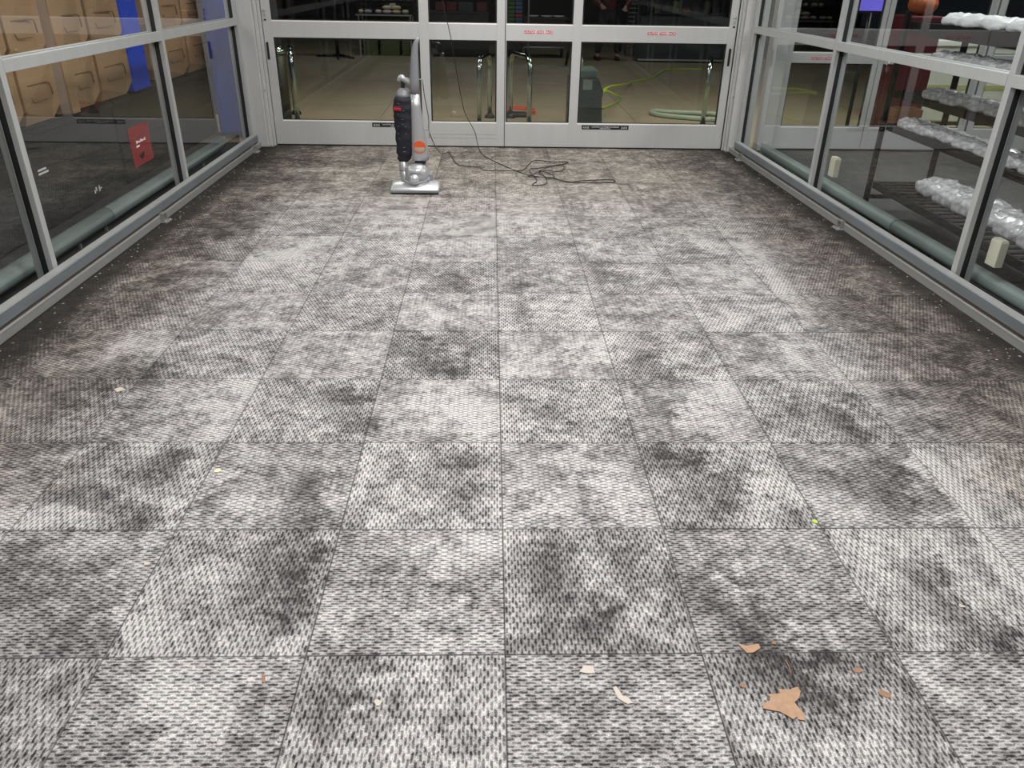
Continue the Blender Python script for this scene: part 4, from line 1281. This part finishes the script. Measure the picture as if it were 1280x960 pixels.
# ================================================================== LITTER ON THE CARPET
def flat(name, pts, z, th, mat, label, cat, group=None, curl=0.0):
    m = MB().poly(pts, th, 'z', 0)
    cx = sum(p[0] for p in pts) / len(pts)
    cy = sum(p[1] for p in pts) / len(pts)
    for v in m.bm.verts:
        r2 = (v.co.x - cx) ** 2 + (v.co.y - cy) ** 2
        v.co.z += curl * math.sqrt(r2)
        v.co.x -= cx
        v.co.y -= cy
    o = m.build(name, mat, None, (cx, cy, z))
    return tag(o, label, cat, group)
maple = [(.662, 1.25), (.671, 1.266), (.665, 1.275), (.698, 1.277), (.697, 1.291), (.721, 1.286), (.735, 1.292), (.747, 1.295), (.749, 1.281), (.739, 1.263), (.724, 1.252), (.728, 1.236), (.736, 1.218), (.729, 1.200), (.716, 1.203), (.716, 1.212), (.705, 1.203), (.694, 1.214), (.681, 1.225), (.658, 1.23), (.642, 1.234), (.648, 1.252)]
ml = flat('maple_leaf', maple, .001, .0012, M['leaf'], 'large torn brown maple leaf in the right foreground', 'leaf', None, 0.05)
MB().tube([(0.04, .08, .004), (.043, .105, .006), (.042, .13, .004)], .0012, 6).build('stalk', M['leafd'], ml)
flat('leaf_fragment', [(.640, 1.433), (.659, 1.428), (.694, 1.433), (.694, 1.419), (.672, 1.405), (.655, 1.404)], .001, .0012, M['leaf'], 'brown leaf fragment on the tile seam above the maple leaf', 'leaf fragment', 'leaf fragments', .04)
def blob(cx, cy, r, n=8, seed=0):
    q = random.Random(seed)
    return [(cx + r * q.uniform(.35, 1.15) * math.cos(2 * PI * k_ / n), cy + r * q.uniform(.35, 1.15) * math.sin(2 * PI * k_ / n)) for k_ in range(n)]
flat('leaf_fragment', blob(.951, 1.275, .016, seed=2), .001, .001, M['leafd'], 'small brown leaf fragment right of the maple leaf', 'leaf fragment', 'leaf fragments', .04)
flat('leaf_fragment', blob(.917, 1.348, .014, seed=3), .001, .001, M['leafd'], 'small brown leaf fragment above and right of the maple leaf', 'leaf fragment', 'leaf fragments', .04)
flat('leaf_fragment', blob(.618, 1.302, .011, seed=4), .001, .001, M['leafd'], 'small brown leaf fragment left of the maple leaf', 'leaf fragment', 'leaf fragments', .04)
flat('leaf_fragment', [(-.556, 1.350), (-.546, 1.346), (-.540, 1.322), (-.550, 1.326)], .001, .001, M['leafd'], 'orange brown leaf sliver in the left foreground', 'leaf fragment', 'leaf fragments', .03)
flat('leaf_fragment', blob(.735, 1.437, .007, seed=5), .001, .001, M['leafd'], 'tiny brown leaf crumb beside the seam fragment', 'leaf fragment', 'leaf fragments', .03)
flat('paper_scrap', [(.221, 1.349), (.229, 1.358), (.233, 1.369), (.257, 1.367), (.260, 1.344), (.239, 1.344)], .001, .0008, M['paper'], 'off-white paper scrap right of the centre seam', 'paper scrap', 'paper scraps on the carpet', .02)
flat('paper_scrap', [(.298, 1.300), (.306, 1.304), (.313, 1.290), (.318, 1.275), (.331, 1.270), (.339, 1.255), (.326, 1.252), (.314, 1.262), (.306, 1.268), (.301, 1.286)], .001, .0008, M['paper'], 'long pale paper scrap below the first one', 'paper scrap', 'paper scraps on the carpet', .02)
for (x, y, r, lab, mt_) in ((-.263, 1.264, .012, 'small white paper scrap in the left foreground', 'paper'), (-1.503, 2.80, .028, 'white paper scrap at the far left of the carpet', 'paper'), (-.932, 2.222, .014, 'pale yellow scrap at left beside a dark stain', 'melon'),
                            (1.029, 1.939, .012, 'tiny yellow petal on the seam at right', 'lime'), (-.99, 1.752, .013, 'pale scrap on the left seam', 'paper'), (1.782, 6.466, .016, 'tiny white scrap near the right far corner', 'paper'),
                            (.44, 1.31, .006, 'tiny white speck beside the long paper scrap', 'paper'), (1.30, 1.565, .010, 'white speck at the right edge of the carpet', 'paper')):
    flat('scrap', blob(x, y, r, 7, int(x * 100) & 63), .001, .001, M[mt_], lab, 'scrap', 'small scraps on the carpet', .06)
# grit swept against both sills: uncountable
gm = MB()
rq = random.Random(12)
for side in (-1, 1):
    for q in range(150):
        y = rq.uniform(2.4, 7.6)
        off = rq.random() ** 1.6 * .16
        x = (-2.19 + off) if side < 0 else (2.43 - .03 * (y - 4) - off)
        r = rq.uniform(.002, .0055)
        gm.mat(M['litter'] if rq.random() < .6 else M['leafd'])
        a = rq.uniform(0, PI)
        gm.poly([(x + r * math.cos(a + t) * rq.uniform(.7, 1.6), y + r * math.sin(a + t) * rq.uniform(.7, 1.6)) for t in (0, 1.5, 3.1, 4.6)], .0015, 'z', .0005)
go = gm.build('grit', None)
go['kind'] = 'stuff'
tag(go, 'pale grit and crumbs swept along the wall sills', 'grit')

# ceiling lights (housings around the lamps)
for i, (x, y) in enumerate(VEST):
    c = thing('ceiling_light', 'white framed rectangular ceiling light over the carpet, %s' % ['near left', 'near right', 'middle left', 'middle right', 'far centre'][i], 'light', (x, y, 2.90), 0, 'ceiling lights')
    for (a, b, p, q) in ((-.31, -.28, -.61, .61), (.28, .31, -.61, .61), (-.28, .28, -.61, -.58), (-.28, .28, .58, .61)):
        MB().box(a, b, p, q, -.01, .07).build('frame_bar', M['alu_bead'], c)
    MB().box(-.28, .28, -.58, .58, .05, .07).build('backing', M['white'], c)
